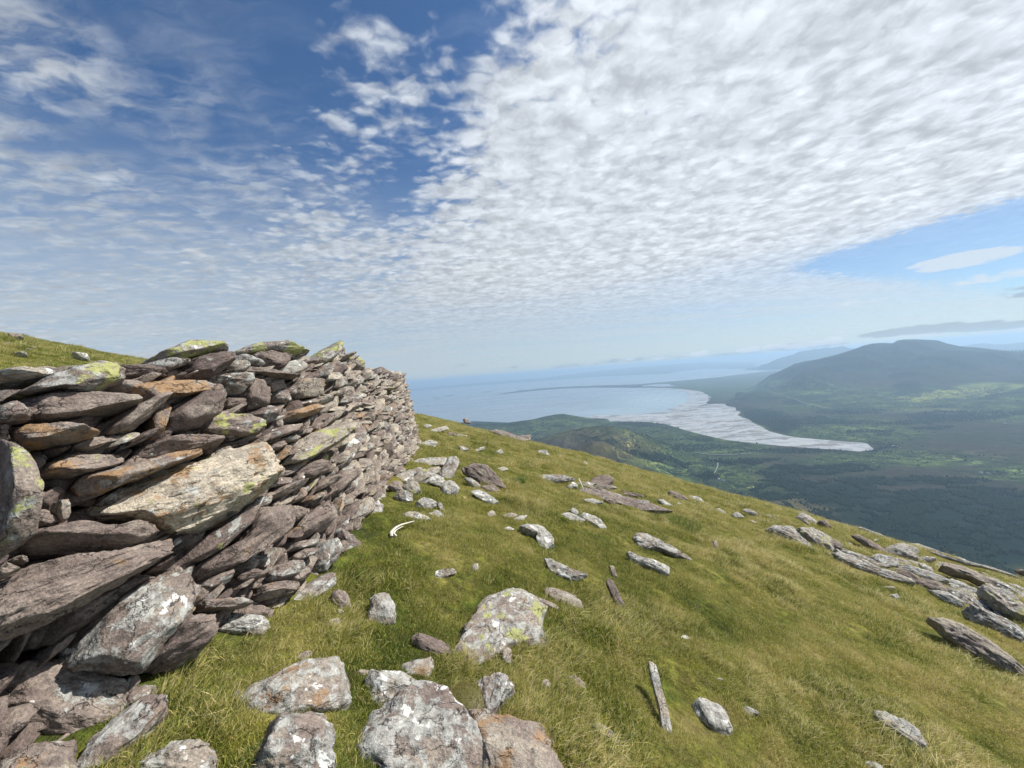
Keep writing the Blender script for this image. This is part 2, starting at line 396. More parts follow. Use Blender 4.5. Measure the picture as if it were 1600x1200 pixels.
# ------------------------------------------------------------------ far land: valley floor, mountains, bay
SEA = -750.0
def seapt(px, py, z=SEA):
    d = pray(px, py); t = z / d[2]; return d[0] * t, d[1] * t
LAND = [(560, 720), (640, 672), (700, 662), (740, 658), (790, 660), (850, 662), (930, 655), (954, 658), (1014, 659), (1046, 663), (1076, 672), (1108, 680), (1140, 687), (1200, 694), (1250, 698.5), (1294, 701), (1342, 704.5), (1359, 703), (1361, 697.5), (1348, 692), (1316, 690), (1250, 684), (1230, 681), (1202, 674), (1190, 667), (1174, 660), (1161, 653), (1147, 649), (1155, 643), (1151, 636), (1132, 631), (1108, 632), (1095, 636), (1106, 624), (1104, 617), (1089, 612), (1070, 609), (1042, 607), (1005, 606), (930, 605.6), (874, 607.5), (836, 610.5), (799, 614.5), (772, 617.3), (786, 614.5), (810, 611), (846, 606.5), (900, 603.5), (930, 602.5), (996, 600.5), (1061, 595), (1117, 590), (1155, 585), (1202, 580), (1250, 576)]
LANDW = np.array([seapt(*p) for p in LAND] + [(60000, 30000), (60000, -3000), (-4000, -3000), (-4000, 2600)])
def poly_sd(x, y, P):
    """signed distance, positive inside"""
    shp = x.shape; x = x.ravel(); y = y.ravel()
    best = np.full(x.shape, 1e18); ins = np.zeros(x.shape, bool)
    n = len(P)
    for i in range(n):
        x0, y0 = P[i]; x1, y1 = P[(i + 1) % n]
        ex, ey = x1 - x0, y1 - y0
        t = np.clip(((x - x0) * ex + (y - y0) * ey) / (ex * ex + ey * ey + 1e-9), 0, 1)
        best = np.minimum(best, (x - x0 - t * ex) ** 2 + (y - y0 - t * ey) ** 2)
        c = ((y0 > y) != (y1 > y)) & (x < (x1 - x0) * (y - y0) / ((y1 - y0) + 1e-12) + x0)
        ins ^= c
    r = np.sqrt(best); return np.where(ins, r, -r).reshape(shp)
def prof(pts, depth):
    """silhouette points of the photograph standing at a depth: arrays s=x/y and height"""
    s, z = [], []
    for p in pts:
        d = pray(*p); s.append(d[0] / d[1]); z.append(d[2] / d[1] * depth)
    return np.array(s), np.array(z)
RIDGES = [  # silhouette, depth, front width, back width, roughness
    ([(1150, 621), (1190, 604), (1216, 588), (1240, 573), (1260, 567), (1300, 557), (1335, 546), (1350, 540), (1362, 537), (1378, 536), (1394, 537), (1402, 532), (1412, 530.5), (1430, 530), (1452, 531), (1465, 532), (1480, 537), (1500, 541), (1530, 544), (1570, 548), (1600, 551), (1700, 560), (1900, 600)], 7600, 1900, 2500, 520),
    ([(1330, 620), (1400, 575), (1440, 553), (1480, 547), (1530, 549), (1570, 551), (1590, 555), (1640, 545), (1750, 530), (1900, 520)], 6500, 1350, 1500, 300),
    ([(1440, 640), (1520, 610), (1560, 595), (1600, 585), (1700, 560), (1850, 540)], 5200, 1100, 1500, 150),
    ([(700, 668), (745, 662), (790, 661), (835, 655), (850, 651), (868, 647.5), (880, 646.5), (895, 649), (920, 653.5), (950, 658), (1000, 667), (1040, 690)], 5300, 700, 330, 14),
    ([(740, 760), (800, 705), (840, 686), (880, 675), (915, 668), (935, 665.5), (955, 666.5), (980, 671), (1010, 682), (1040, 697), (1075, 718), (1110, 745)], 3000, 620, 520, 14),
    ([(780, 760), (850, 725), (900, 697), (925, 689), (945, 691), (970, 703), (1010, 722), (1050, 743), (1090, 764), (1130, 786), (1180, 815), (1240, 850)], 2150, 380, 300, 12),
    ([(1130, 632), (1150, 622), (1180, 612), (1205, 611), (1230, 618), (1260, 628)], 6300, 350, 500, 8),
]
RP = [(prof(r[0], r[1]),) + tuple(r[1:]) for r in RIDGES]
def valley_h(x, y):
    sd = poly_sd(x, y, LANDW)
    base = SEA + np.clip(sd * .035, -9, 5) + np.clip(sd - 300, 0, 4000) * .004 * (1 + .5 * vnoise(x / 900, y / 900, 0 * x, 31))
    base = base + np.where(sd > 150, 7 * fbm(x / 420, y / 420, 0 * x, 32, 3), 0)
    s = x / np.maximum(y, 100.)
    h = base.copy()
    for (ps, pz), dep, wf, wb, rg in RP:
        zr = np.interp(s, ps, pz, left=-2000, right=pz[-1] if ps[-1] > 1.6 else -2000)
        t = y - dep
        u = np.where(t < 0, -t / wf, t / wb)
        f = np.exp(-np.abs(u) ** 1.7 * 1.5)
        hh = base + (zr - base) * f
        rid = 1 - np.abs(fbm((x + .5 * y) / 1100 * 5000 / max(dep, 2500), (y - .5 * x) / 2600., 0 * x, 40 + int(dep) % 13, 4)) * 2
        hh = hh + rg * (rid - .6) * (1 - f) * f * f * 6.75 * .7
        h = np.maximum(h, np.where(zr > -1500, hh, h))
    # the foot of the slope we stand on
    foot = SEA + 330 * np.exp(-(np.hypot(x, y) / 900.) ** 2)
    return np.maximum(h, np.where(sd > 0, foot, h)), sd

def cover(P, sd):
    """land use of each valley vertex: rgb and, in alpha, how far it is divided into fields"""
    x, y, z = P.T
    px, py = world_to_px(P)
    n1 = fbm(x / 500, y / 500, 0 * x, 51, 4); n2 = fbm(x / 130, y / 130, 0 * x, 52, 4); n3 = fbm(x / 1500, y / 1500, 0 * x, 53, 3)
    C = np.empty((len(x), 4)); 
    heath = np.array([.036, .034, .026]); moor = np.array([.030, .040, .024]); dark = np.array([.010, .019, .014]); green = np.array([.052, .082, .034]); lime = np.array([.155, .19, .070])  # albedos kept low: cloud shadow over the valley is painted into them
    w = sstep(n1 + .5 * n2, -.3, .3)[:, None]
    rgb = heath * w + moor * (1 - w)
    fld = np.zeros(len(x))
    def blob(cx, cy, rx, ry, soft=.6, wob=.35):
        q = ((px - cx) / rx) ** 2 + ((py - cy) / ry) ** 2 + wob * n1 * 2 + wob * n2
        return sstep(-q, -1 - soft, -1 + soft)
    low = sstep(-z, 400, 540)
    # lowland farmland everywhere near the sea
    f0 = low * np.maximum.reduce([blob(1050, 690, 170, 45), blob(900, 665, 160, 22), blob(1150, 605, 130, 18), blob(1330, 625, 150, 22), blob(1500, 622, 160, 18), blob(1330, 672, 110, 22), blob(1100, 740, 110, 45), blob(1440, 715, 170, 16), blob(1570, 738, 60, 12), blob(1200, 770, 60, 12), blob(1560, 640, 80, 20)])
    rgb = rgb * (1 - f0[:, None]) + (green * .85) * f0[:, None]; fld = np.maximum(fld, f0)
    for b, k, c in (((1330, 615, 90, 10), .8, green), ((1480, 615, 60, 6), 1, lime), ((1560, 605, 60, 7), 1, lime), ((1430, 623, 40, 5), .9, lime), ((1340, 672, 45, 7), .9, green), ((1240, 610, 50, 6), .7, green),
                    ((1265, 678, 40, 8), .6, green), ((1025, 722, 55, 12), .9, green * 1.25), ((1030, 722, 22, 4), .8, lime), ((1080, 735, 60, 22), .6, green), ((1198, 766, 34, 7), 1, lime * .75), ((1130, 600, 70, 6), .5, green),
                    ((1480, 716, 50, 5), .8, green), ((1520, 723, 30, 5), .7, green), ((1585, 735, 25, 8), .9, green), ((1300, 720, 30, 3), .6, green), ((1440, 605, 30, 7), .5, green), ((1405, 708, 20, 4), .7, green),
                    ((880, 650, 40, 7), .7, green), ((1160, 708, 60, 5), .4, green), ((1450, 640, 80, 3), .7, lime * .7), ((1560, 645, 40, 3), .6, lime * .7)):
        a = (blob(*b) * k * low)[:, None]; rgb = rgb * (1 - a) + c * a
    fr = np.zeros(len(x))
    for b, k in (((1195, 652, 30, 12), 1), ((1222, 664, 26, 14), 1), ((1180, 645, 22, 6), 1), ((1420, 604, 22, 9), .9), ((1490, 652, 75, 6), .9), ((1330, 643, 60, 5), .9), ((1240, 628, 22, 5), .9), ((1180, 622, 40, 8), .6),
                 ((1510, 835, 180, 62), 1), ((1310, 775, 60, 22), 1), ((1400, 800, 110, 30), .9), ((1420, 752, 110, 7), .8), ((1500, 770, 80, 8), .7), ((1107, 744, 16, 5), 1), ((1150, 778, 80, 7), .9), ((1090, 700, 50, 6), .6), ((1150, 720, 70, 4), .5),
                 ((1370, 700, 40, 8), .5), ((760, 662, 60, 4), .7), ((1000, 662, 50, 4), .6), ((1230, 740, 60, 6), .6), ((1230, 705, 80, 4), .6)):
        fr = np.maximum(fr, blob(*b) * k)
    fr = np.maximum(fr, .8 * sstep(fbm(x / 520, y / 300, 0 * x, 57, 4), .24, .34) * sstep(-z, 560, 640) * sstep(6500 - y, 0, 800))
    fr *= sstep(sd, 0, 60) * sstep(-z, 380, 520)
    a = fr[:, None]; rgb = rgb * (1 - a) + dark * a; fld *= (1 - fr)
    # bare brown spur; sunlight on the grassy spines is painted in as paler colour
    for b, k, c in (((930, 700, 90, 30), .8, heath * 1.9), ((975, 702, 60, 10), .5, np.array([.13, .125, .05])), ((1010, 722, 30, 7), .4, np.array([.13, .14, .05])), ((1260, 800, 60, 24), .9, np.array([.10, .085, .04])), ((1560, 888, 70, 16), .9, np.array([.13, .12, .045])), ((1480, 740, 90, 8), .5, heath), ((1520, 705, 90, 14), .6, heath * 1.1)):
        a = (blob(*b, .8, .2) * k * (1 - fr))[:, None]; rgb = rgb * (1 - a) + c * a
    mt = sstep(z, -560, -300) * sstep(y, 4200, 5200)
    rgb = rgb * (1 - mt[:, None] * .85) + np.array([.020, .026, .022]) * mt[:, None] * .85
    sh = (sstep(-sd, -70, -8) * sstep(y, 4500, 5200) * 0)[:, None]
    rgb = rgb * (1 + .35 * n2[:, None]) * (1 - sh) + np.array([.5, .46, .38]) * sh
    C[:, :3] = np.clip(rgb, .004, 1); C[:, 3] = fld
    return C, fr

def land_material():
    m, N, b, out = material('valley_land')
    a = N.attr('cov'); c = a.outputs['Color']; al = a.outputs['Alpha']
    pos = N.node('ShaderNodeNewGeometry').outputs['Position']
    flat = N.v('MULTIPLY', pos, (1, 1, 0))
    wp = N.v('ADD', flat, N.v('SCALE', N.noise(flat, 0.004, 3, .6).outputs[1], sc=120.0))
    vm = N.mapping(wp, (0.0042, 0.0024, 1), (0, 0, R(8)))
    ce = N.vor(vm, 1.0); ed = N.vor(vm, 1.0, 'DISTANCE_TO_EDGE')
    sp = N.node('ShaderNodeSeparateColor'); N.put(sp.inputs[0], ce.outputs['Color'])
    var = N.mix(sp.outputs[0], (0.22, 0.33, 0.42, 1), (4.0, 3.5, 2.6, 1))
    var = N.mix(N.ss(sp.outputs[1], 0.62, 0.7), var, (0.42, 0.42, 0.60, 1))
    fc = N.mix(1.0, c, var, 'MULTIPLY')
    hn = N.noise(flat, 0.03, 3, .6).outputs[0]
    hedge = N.m('MULTIPLY', N.ss(ed.outputs[0], 0.15, 0.10), N.ss(hn, .3, .5, .6, 1))
    fc = N.mix(hedge, fc, (0.009, 0.017, 0.011, 1))
    c = N.mix(al, c, fc)
    n = N.noise(flat, 0.02, 6, .65); n2 = N.noise(flat, 0.11, 4, .7)
    c = N.mix(1.0, c, N.mix(N.ss(n.outputs[0], .3, .7), (0.62, 0.66, 0.7, 1), (1.4, 1.33, 1.2, 1)), 'MULTIPLY')
    c = N.mix(1.0, c, N.mix(N.ss(n2.outputs[0], .3, .7), (0.7, 0.7, 0.7, 1), (1.3, 1.3, 1.3, 1)), 'MULTIPLY')
    N.put(b.inputs['Base Color'], c); b.inputs['Roughness'].default_value = 1; b.inputs['Specular IOR Level'].default_value = 0.0
    N.put(b.inputs['Normal'], bump(N, N.m('ADD', n.outputs[0], N.m('MULTIPLY', n2.outputs[0], .25)), 14.0, 0.7))
    return m
LANDM = land_material()
ns, ny = 860, 620
sv = np.linspace(-.95, 1.75, ns); yv = np.geomspace(620, 24000, ny)
S_, Y_ = np.meshgrid(sv, yv, indexing='ij'); X_ = S_ * Y_
H_, SD_ = valley_h(X_, Y_)
VP = np.stack([X_.ravel(), Y_.ravel(), H_.ravel()], 1)
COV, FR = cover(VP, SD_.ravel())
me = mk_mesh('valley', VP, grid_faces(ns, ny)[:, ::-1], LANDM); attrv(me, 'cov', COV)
link('valley_and_mountains', me, kind='structure')
def valley_at(x, y):
    h, _ = valley_h(np.array([float(x)]), np.array([float(y)])); return float(h[0])

# distant ranges beyond the second bay
def far_range(name, sil, shore, depth, back, rgb, rough=.06):
    (s, z) = prof(sil, depth)
    ss_ = np.linspace(s[0], s[-1], 420); zr = np.interp(ss_, s, z)
    zr = zr + (zr - SEA) * rough * fbm(ss_ * 60, 0 * ss_, 0 * ss_, 71, 4)
    t = np.linspace(0, 1, 50)
    Vv = []
    for i, q in enumerate(ss_):
        ys = np.interp(q, shore[0], shore[1])
        yy = ys + (depth + back - ys) * t
        f = np.where(yy < depth, ((yy - ys) / max(depth - ys, 1)) ** .8, np.clip(1 - (yy - depth) / back, 0, 1))
        zz = SEA - 5 + (zr[i] - SEA + 5) * f + 60 * f * (1 - f) * 4 * fbm(q * 80 + 0 * yy, yy / 2500, 0 * yy, 73, 4)
        Vv.append(np.stack([q * yy, yy, zz], 1))
    me = mk_mesh(name, np.concatenate(Vv), grid_faces(420, 50)[:, ::-1], LANDM)
    attrv(me, 'cov', np.tile(np.array(rgb + (0.3,)), (420 * 50, 1)))
    link(name, me, kind='structure')
def shoreline(pts):
    w = [seapt(*p) for p in pts]; return np.array([a / b for a, b in w]), np.array([b for a, b in w])
sh = shoreline([(560, 618), (640, 611.5), (740, 603), (850, 595), (930, 589), (1000, 586), (1042, 584), (1061, 580.5), (1099, 576.5), (1150, 576.3), (1207, 576.0), (1260, 574), (1330, 570)])
far_range('far_coast_hills', [(600, 612), (640, 609.5), (690, 603), (740, 598.5), (790, 595), (850, 590), (930, 580), (1000, 573), (1050, 569), (1100, 566), (1150, 566), (1200, 567), (1300, 562)], sh, 38000, 9000, (.05, .06, .035))
sh2 = shoreline([(1150, 578), (1207, 578), (1260, 575.5), (1330, 571), (1400, 567), (1700, 545)])
far_range('blue_mountain_range', [(1165, 578), (1190, 570), (1215, 561), (1240, 553), (1258, 547), (1290, 543.5), (1312, 541.5), (1330, 543), (1350, 548), (1400, 551), (1440, 548), (1470, 545), (1505, 540), (1520, 537.5), (1540, 536), (1556, 538), (1570, 538), (1590, 535), (1620, 534), (1700, 540), (1800, 545)], sh2, 18000, 6000, (.045, .05, .035))

# sea
def sea_material():
    m, N, b, out = material('sea_water')
    pos = N.node('ShaderNodeNewGeometry').outputs['Position']; flat = N.v('MULTIPLY', pos, (1, 1, 0))
    a = N.attr('shallow').outputs['Fac']
    n = N.noise(N.mapping(flat, (1, 2.5, 1), (0, 0, R(15))), 0.0006, 5, .6)
    c = N.mix(n.outputs[0], (0.12, 0.165, 0.20, 1), (0.20, 0.245, 0.28, 1))
    c = N.mix(a, c, (0.30, 0.40, 0.41, 1))
    N.put(b.inputs['Base Color'], c)
    N.put(b.inputs['Roughness'], N.ss(n.outputs[0], .35, .65, .38, .24)); b.inputs['IOR'].default_value = 1.33
    wv = N.noise(flat, 0.05, 3, .6)
    N.put(b.inputs['Normal'], bump(N, wv.outputs[0], 2.0, 0.25))
    return m
na, nr = 400, 260
az = np.radians(np.linspace(-75, 75, na)); rr = np.geomspace(1500, 110000, nr)
A_, RR_ = np.meshgrid(az, rr, indexing='ij'); SX, SY = RR_ * np.sin(A_), RR_ * np.cos(A_)
sdw = poly_sd(SX, SY, LANDW)
me = mk_mesh('sea', np.stack([SX.ravel(), SY.ravel(), np.full(SX.size, SEA)], 1), grid_faces(na, nr)[:, ::-1], sea_material())
px_, py_ = world_to_px(np.stack([SX.ravel(), SY.ravel(), np.full(SX.size, SEA)], 1))
shal = np.exp(-((px_ - 1035) / 75) ** 2 - ((py_ - 626) / 14) ** 2) + .7 * np.exp(-((px_ - 960) / 80) ** 2 - ((py_ - 645) / 7) ** 2)
attrv(me, 'shallow', np.clip(shal, 0, 1) * .6)
link('sea', me, kind='structure')

# tidal sands, beach and lagoon: flat sheets a little above the water
def sand_material():
    m, N, b, out = material('wet_sand')
    pos = N.node('ShaderNodeNewGeometry').outputs['Position']; flat = N.v('MULTIPLY', pos, (1, 1, 0))
    wp = N.v('ADD', flat, N.v('SCALE', N.noise(flat, 0.0022, 4, .6).outputs[1], sc=520.0))
    st = N.noise(N.mapping(wp, (0.5, 2.0, 1), (0, 0, R(-8))), 0.0042, 7, .62, 0.8)
    dk = N.ss(st.outputs[0], 0.47, 0.60)
    ch = N.noise(N.mapping(wp, (0.8, 1.3, 1), (0, 0, R(30))), 0.0030, 3, .5, 1.5)
    chm = N.ss(N.m('ABSOLUTE', N.m('SUBTRACT', ch.outputs[0], 0.5)), 0.05, 0.015)
    c = N.mix(dk, (0.33, 0.33, 0.32, 1), (0.14, 0.125, 0.11, 1))
    c = N.mix(N.m('MULTIPLY', chm, 0.8), c, (0.15, 0.165, 0.18, 1))
    N.put(b.inputs['Base Color'], c); N.put(b.inputs['Roughness'], N.ss(dk, 0, 1, .35, .75)); b.inputs['Specular IOR Level'].default_value = .4
    return m
SAND = sand_material()
def sheet(name, pts, z, mat):
    W = []
    for i in range(len(pts)):
        a, b_ = np.array(seapt(*pts[i])), np.array(seapt(*pts[(i + 1) % len(pts)]))
        L = np.hypot(*(b_ - a)); nn = max(1, int(L / 45)); nrm_ = np.array([-(b_ - a)[1], (b_ - a)[0]]) / (L + 1e-6)
        for k in range(nn):
            q = a + (b_ - a) * k / nn; w_ = float(fbm(q[:1] / 260, q[1:] / 260, np.zeros(1), 83, 4)[0]) * min(70, L * .3)
            W.append(q + nrm_ * w_)
    import bmesh
    bm = bmesh.new(); vs_ = [bm.verts.new((x, y, z)) for x, y in W]
    es = [bm.edges.new((vs_[i], vs_[(i + 1) % len(vs_)])) for i in range(len(vs_))]
    bmesh.ops.triangle_fill(bm, use_beauty=True, edges=es)
    bmesh.ops.recalc_face_normals(bm, faces=bm.faces)
    if bm.faces and sum(f.normal.z for f in bm.faces) < 0: bmesh.ops.reverse_faces(bm, faces=bm.faces)
    me = bpy.data.meshes.new(name); bm.to_mesh(me); bm.free(); me.materials.append(mat)
    link(name, me, kind='structure')
sheet('tidal_sand', [(925, 648.6), (975, 648.2), (1000, 646), (1030, 645), (1055, 640), (1085, 638), (1112, 630), (1140, 629), (1165, 636), (1165, 641), (1157, 650), (1172, 656), (1186, 662), (1202, 671), (1216, 676), (1250, 682), (1316, 688.5), (1350, 690.5), (1364, 696), (1362, 704.5), (1342, 706.5), (1294, 703), (1250, 700.5), (1200, 697), (1140, 690), (1104, 683), (1070, 675), (1040, 666), (1014, 662), (950, 661), (918, 654)], SEA + 1.2, SAND)
sheet('beach', [(1040, 640), (1060, 635), (1072, 627.5), (1079, 621), (1077, 616), (1070, 612), (1052, 608.6), (1005, 606.6), (1005, 605.2), (1042, 606), (1070, 607.6), (1091, 610.5), (1108, 617), (1109, 625), (1097, 635), (1078, 640), (1060, 641.5)], SEA + 2.4, SAND)
def plain_material(name, rgb, rough=.8):
    m, N, b, out = material(name)
    n = N.noise(N.node('ShaderNodeTexCoord').outputs['Object'], 3.0, 4, .6)
    N.put(b.inputs['Base Color'], N.mix(n.outputs[0], tuple(c * .8 for c in rgb) + (1,), tuple(min(1, c * 1.2) for c in rgb) + (1,)))
    b.inputs['Roughness'].default_value = rough
    return m
sheet('lagoon', [(1000, 604), (1020, 601.3), (1045, 600.6), (1050, 602.5), (1056, 604.4), (1030, 604.8)], SEA + 15, bpy.data.materials['sea_water'])

# islets off the spit
def islet(px, py, w, h):
    x, y = seapt(px, py); W = w / FPX * y
    n = 40; a = np.linspace(0, 2 * np.pi, n, endpoint=False)
    rows = []
    for k, f in enumerate((1.0, .85, .5, .15)):
        rr_ = f * (1 + .25 * vnoise(np.cos(a) * 2, np.sin(a) * 2, 0 * a + px, 5))
        rows.append(np.stack([np.cos(a) * rr_ * W, np.sin(a) * rr_ * W * h, np.full(n, (-4, 8, 14, 16)[k])], 1))
    Vv = np.concatenate(rows); Fv = []
    for r in range(3):
        for i in range(n): Fv.append((r * n + i, r * n + (i + 1) % n, (r + 1) * n + (i + 1) % n, (r + 1) * n + i))
    me = mk_mesh('islet', Vv, Fv, LANDM); attrv(me, 'cov', np.tile([.03, .045, .03, 0], (len(Vv), 1)))
    link('islet', me, loc=(x, y, SEA), kind='structure')
for a in ((681, 620.6, 5, 1.2), (684, 623.3, 5, .9), (701, 618.5, 7, 1.4), (761, 612.3, 9, 1.2), (825, 600.5, 2, 2.0), (815, 609.5, 6, 1)): islet(*a)

# roads and farmhouses of the valley
ROAD = plain_material('pale_road', (.20, .20, .19))
def road(pts, w):
    W = np.array([seapt(px, py, SEA + 25) for px, py in pts]); t = np.linspace(0, len(W) - 1, 60)
    X = np.interp(t, range(len(W)), W[:, 0]); Y = np.interp(t, range(len(W)), W[:, 1])
    dx, dy = np.gradient(X), np.gradient(Y); L = np.hypot(dx, dy); nx, ny_ = -dy / L * w / 2, dx / L * w / 2
    Z = np.array([valley_at(a, b_) for a, b_ in zip(X, Y)]) + 2.5
    Vv = np.concatenate([np.stack([X + nx, Y + ny_, Z], 1), np.stack([X - nx, Y - ny_, Z], 1)])
    me = mk_mesh('road', Vv, [(i, i + 60, i + 61, i + 1) for i in range(59)], ROAD); link('road', me, kind='structure')
road([(1121, 711), (1122, 718), (1121, 726), (1118, 733), (1115, 738)], 6)
road([(1085, 703), (1110, 706), (1140, 706), (1175, 704)], 9)
road([(1230, 629), (1300, 640), (1400, 644), (1500, 645)], 10)
HWALL = plain_material('white_render', (.72, .72, .70)); HROOF = plain_material('grey_slate', (.09, .09, .10))
def house_parts():
    Vw = [(-7, -4, -3), (7, -4, -3), (7, 4, -3), (-7, 4, -3), (-7, -4, 4), (7, -4, 4), (7, 4, 4), (-7, 4, 4)]
    w_ = mk_mesh('farmhouse_walls', Vw, [(0, 1, 5, 4), (1, 2, 6, 5), (2, 3, 7, 6), (3, 0, 4, 7)], HWALL, False)
    Vr = [(-7.4, -4.5, 3.9), (7.4, -4.5, 3.9), (7.4, 0, 7.5), (-7.4, 0, 7.5), (-7.4, 4.5, 3.9), (7.4, 4.5, 3.9), (-7.4, 0, 3.9), (7.4, 0, 3.9)]
    r_ = mk_mesh('farmhouse_roof', Vr, [(0, 1, 2, 3), (3, 2, 5, 4), (0, 3, 4, 6), (1, 7, 5, 2)], HROOF, False)
    return w_, r_
HW, HR = house_parts()
for k, (px, py, lab_) in enumerate((
        (1080, 697.5, 'lone white farmhouse among hedged fields just this side of the tidal sand'), (1109, 712.5, 'left one of two white farmhouses at the upper end of the short pale road'),
        (1117, 714, 'right one of two white farmhouses at the upper end of the short pale road'), (1122, 746, 'left one of two white farmhouses below the lower end of the short pale road'),
        (1129, 748, 'right one of two white farmhouses below the lower end of the short pale road'), (1395, 693.5, 'white farmhouse just beyond the tip of the tidal sand, left one of two'),
        (1404, 695.5, 'white farmhouse just beyond the tip of the tidal sand, right one of two'), (1532, 734.5, 'left one of two white farmhouses by the green fields near the right edge'),
        (1545, 735.5, 'right one of two white farmhouses by the green fields near the right edge'), (1570, 660, 'tiny pale farmhouse farthest to the right in the valley'),
        (1424, 636, 'tiny white farmhouse above the end of the long pale road'), (1392, 627, 'tiny white farmhouse under the mountain, right one of two at the field edge'),
        (1378, 626, 'tiny white farmhouse under the mountain, left one of two at the field edge'), (1462, 741, 'lone tiny farmhouse at the upper edge of the dark plantation'))):
    x, y = seapt(px, py, SEA + 22); z = valley_at(x, y)
    e = link('farmhouse', None, loc=(x, y, z), label=lab_, category='house', group='farmhouses scattered over the valley')
    e.rotation_euler = (0, 0, k * 1.3); e.scale = (1.15, 1.15, 1.15)
    link('wall', HW, e); link('roof', HR, e)

# woods of the valley: crowns one by one, far too many to count
def woods():
    m, N, b, out = material('far_tree_crowns')
    a = N.attr('cov').outputs['Color']; N.put(b.inputs['Base Color'], a); b.inputs['Roughness'].default_value = 1; b.inputs['Specular IOR Level'].default_value = 0
    xs, ys = [], []
    fr2 = FR.reshape(ns, ny); fl2 = COV[:, 3].reshape(ns, ny)
    n_try = 1100000
    s = rng.uniform(-.2, 1.5, n_try); y = np.exp(rng.uniform(np.log(900), np.log(5200), n_try))
    keep0 = rng.random(n_try) < (y / 5200) ** .2
    si = np.clip(((s - sv[0]) / (sv[1] - sv[0])).astype(int), 0, ns - 1); yi = np.clip((np.log(y / 620) / np.log(24000 / 620) * (ny - 1)).astype(int), 0, ny - 1)
    f = fr2[si, yi]; g = fl2[si, yi]
    x = s * y
    clump = sstep(fbm(x / 70, y / 70, 0 * x, 91, 3), -.25, .2)
    p = np.where(y < 2800, f * clump * .6, f * .10) + g * .010 * sstep(fbm(x / 60, y / 60, 0 * x, 92, 3), .1, .3)
    k = keep0 & (rng.random(n_try) < p) & (SD_[si, yi] > 25)
    x, y = x[k], y[k]; z = H_[si[k], yi[k]]
    n = len(x); print('trees', n)
    r = rng.uniform(2.6, 5.2, n) * (1 + (y > 2800) * .5); h = rng.uniform(7, 14, n)
    ang = np.linspace(0, 2 * np.pi, 6, endpoint=False)
    prof_ = [(1.0, .12), (.72, .55), (.0, 1.0)]
    Vv = np.empty((n, 13, 3))
    ph = rng.uniform(0, 6, n)
    for q, (fr_, fh) in enumerate(prof_[:2]):
        for j in range(6):
            jr = fr_ * r * rng.uniform(.75, 1.2, n)
            Vv[:, q * 6 + j] = np.stack([x + jr * np.cos(ang[j] + ph), y + jr * np.sin(ang[j] + ph), z - 1 + h * fh], 1)
    Vv[:, 12] = np.stack([x, y, z - 1 + h], 1)
    fa = []
    for j in range(6):
        j2 = (j + 1) % 6
        fa += [(j, j2, 6 + j2), (j, 6 + j2, 6 + j), (6 + j, 6 + j2, 12)]
    Fv = (np.array(fa)[None] + np.arange(n)[:, None, None] * 13).reshape(-1, 3)
    me = mk_mesh('woodland', Vv.reshape(-1, 3), Fv, m)
    base = np.array([.012, .024, .015]); alt = np.array([.028, .044, .020])
    w = rng.random(n)[:, None] ** 2; c = (base * (1 - w) + alt * w) * rng.uniform(.7, 1.3, n)[:, None]
    attrv(me, 'cov', np.repeat(np.concatenate([c, np.ones((n, 1))], 1), 13, 0))
    link('woodland', me, kind='stuff', label='dark conifer plantations and hedgerow trees over the valley floor', category='woodland')
woods()

# haze
def haze():
    m = bpy.data.materials.new('sea_air'); m.use_nodes = True; N = NT(m.node_tree); m.node_tree.nodes.clear()
    out = N.node('ShaderNodeOutputMaterial'); v = N.node('ShaderNodeVolumePrincipled')
    v.inputs['Color'].default_value = (.52, .75, 1.0, 1); v.inputs['Density'].default_value = 6.4e-5; v.inputs['Anisotropy'].default_value = 0.25
    N.l.new(v.outputs[0], out.inputs['Volume'])
    X0, X1, Y0, Y1, Z0, Z1 = -115000, 115000, -4000, 115000, -812, 112
    Vv = [(x, y, z) for z in (Z0, Z1) for y in (Y0, Y1) for x in (X0, X1)]
    me = mk_mesh('haze', Vv, [(0, 2, 3, 1), (4, 5, 7, 6), (0, 1, 5, 4), (2, 6, 7, 3), (0, 4, 6, 2), (1, 3, 7, 5)], m, False)
    if 1: link("haze", me, kind='stuff', label='pale blue sea haze over the bay', category='haze')
haze()


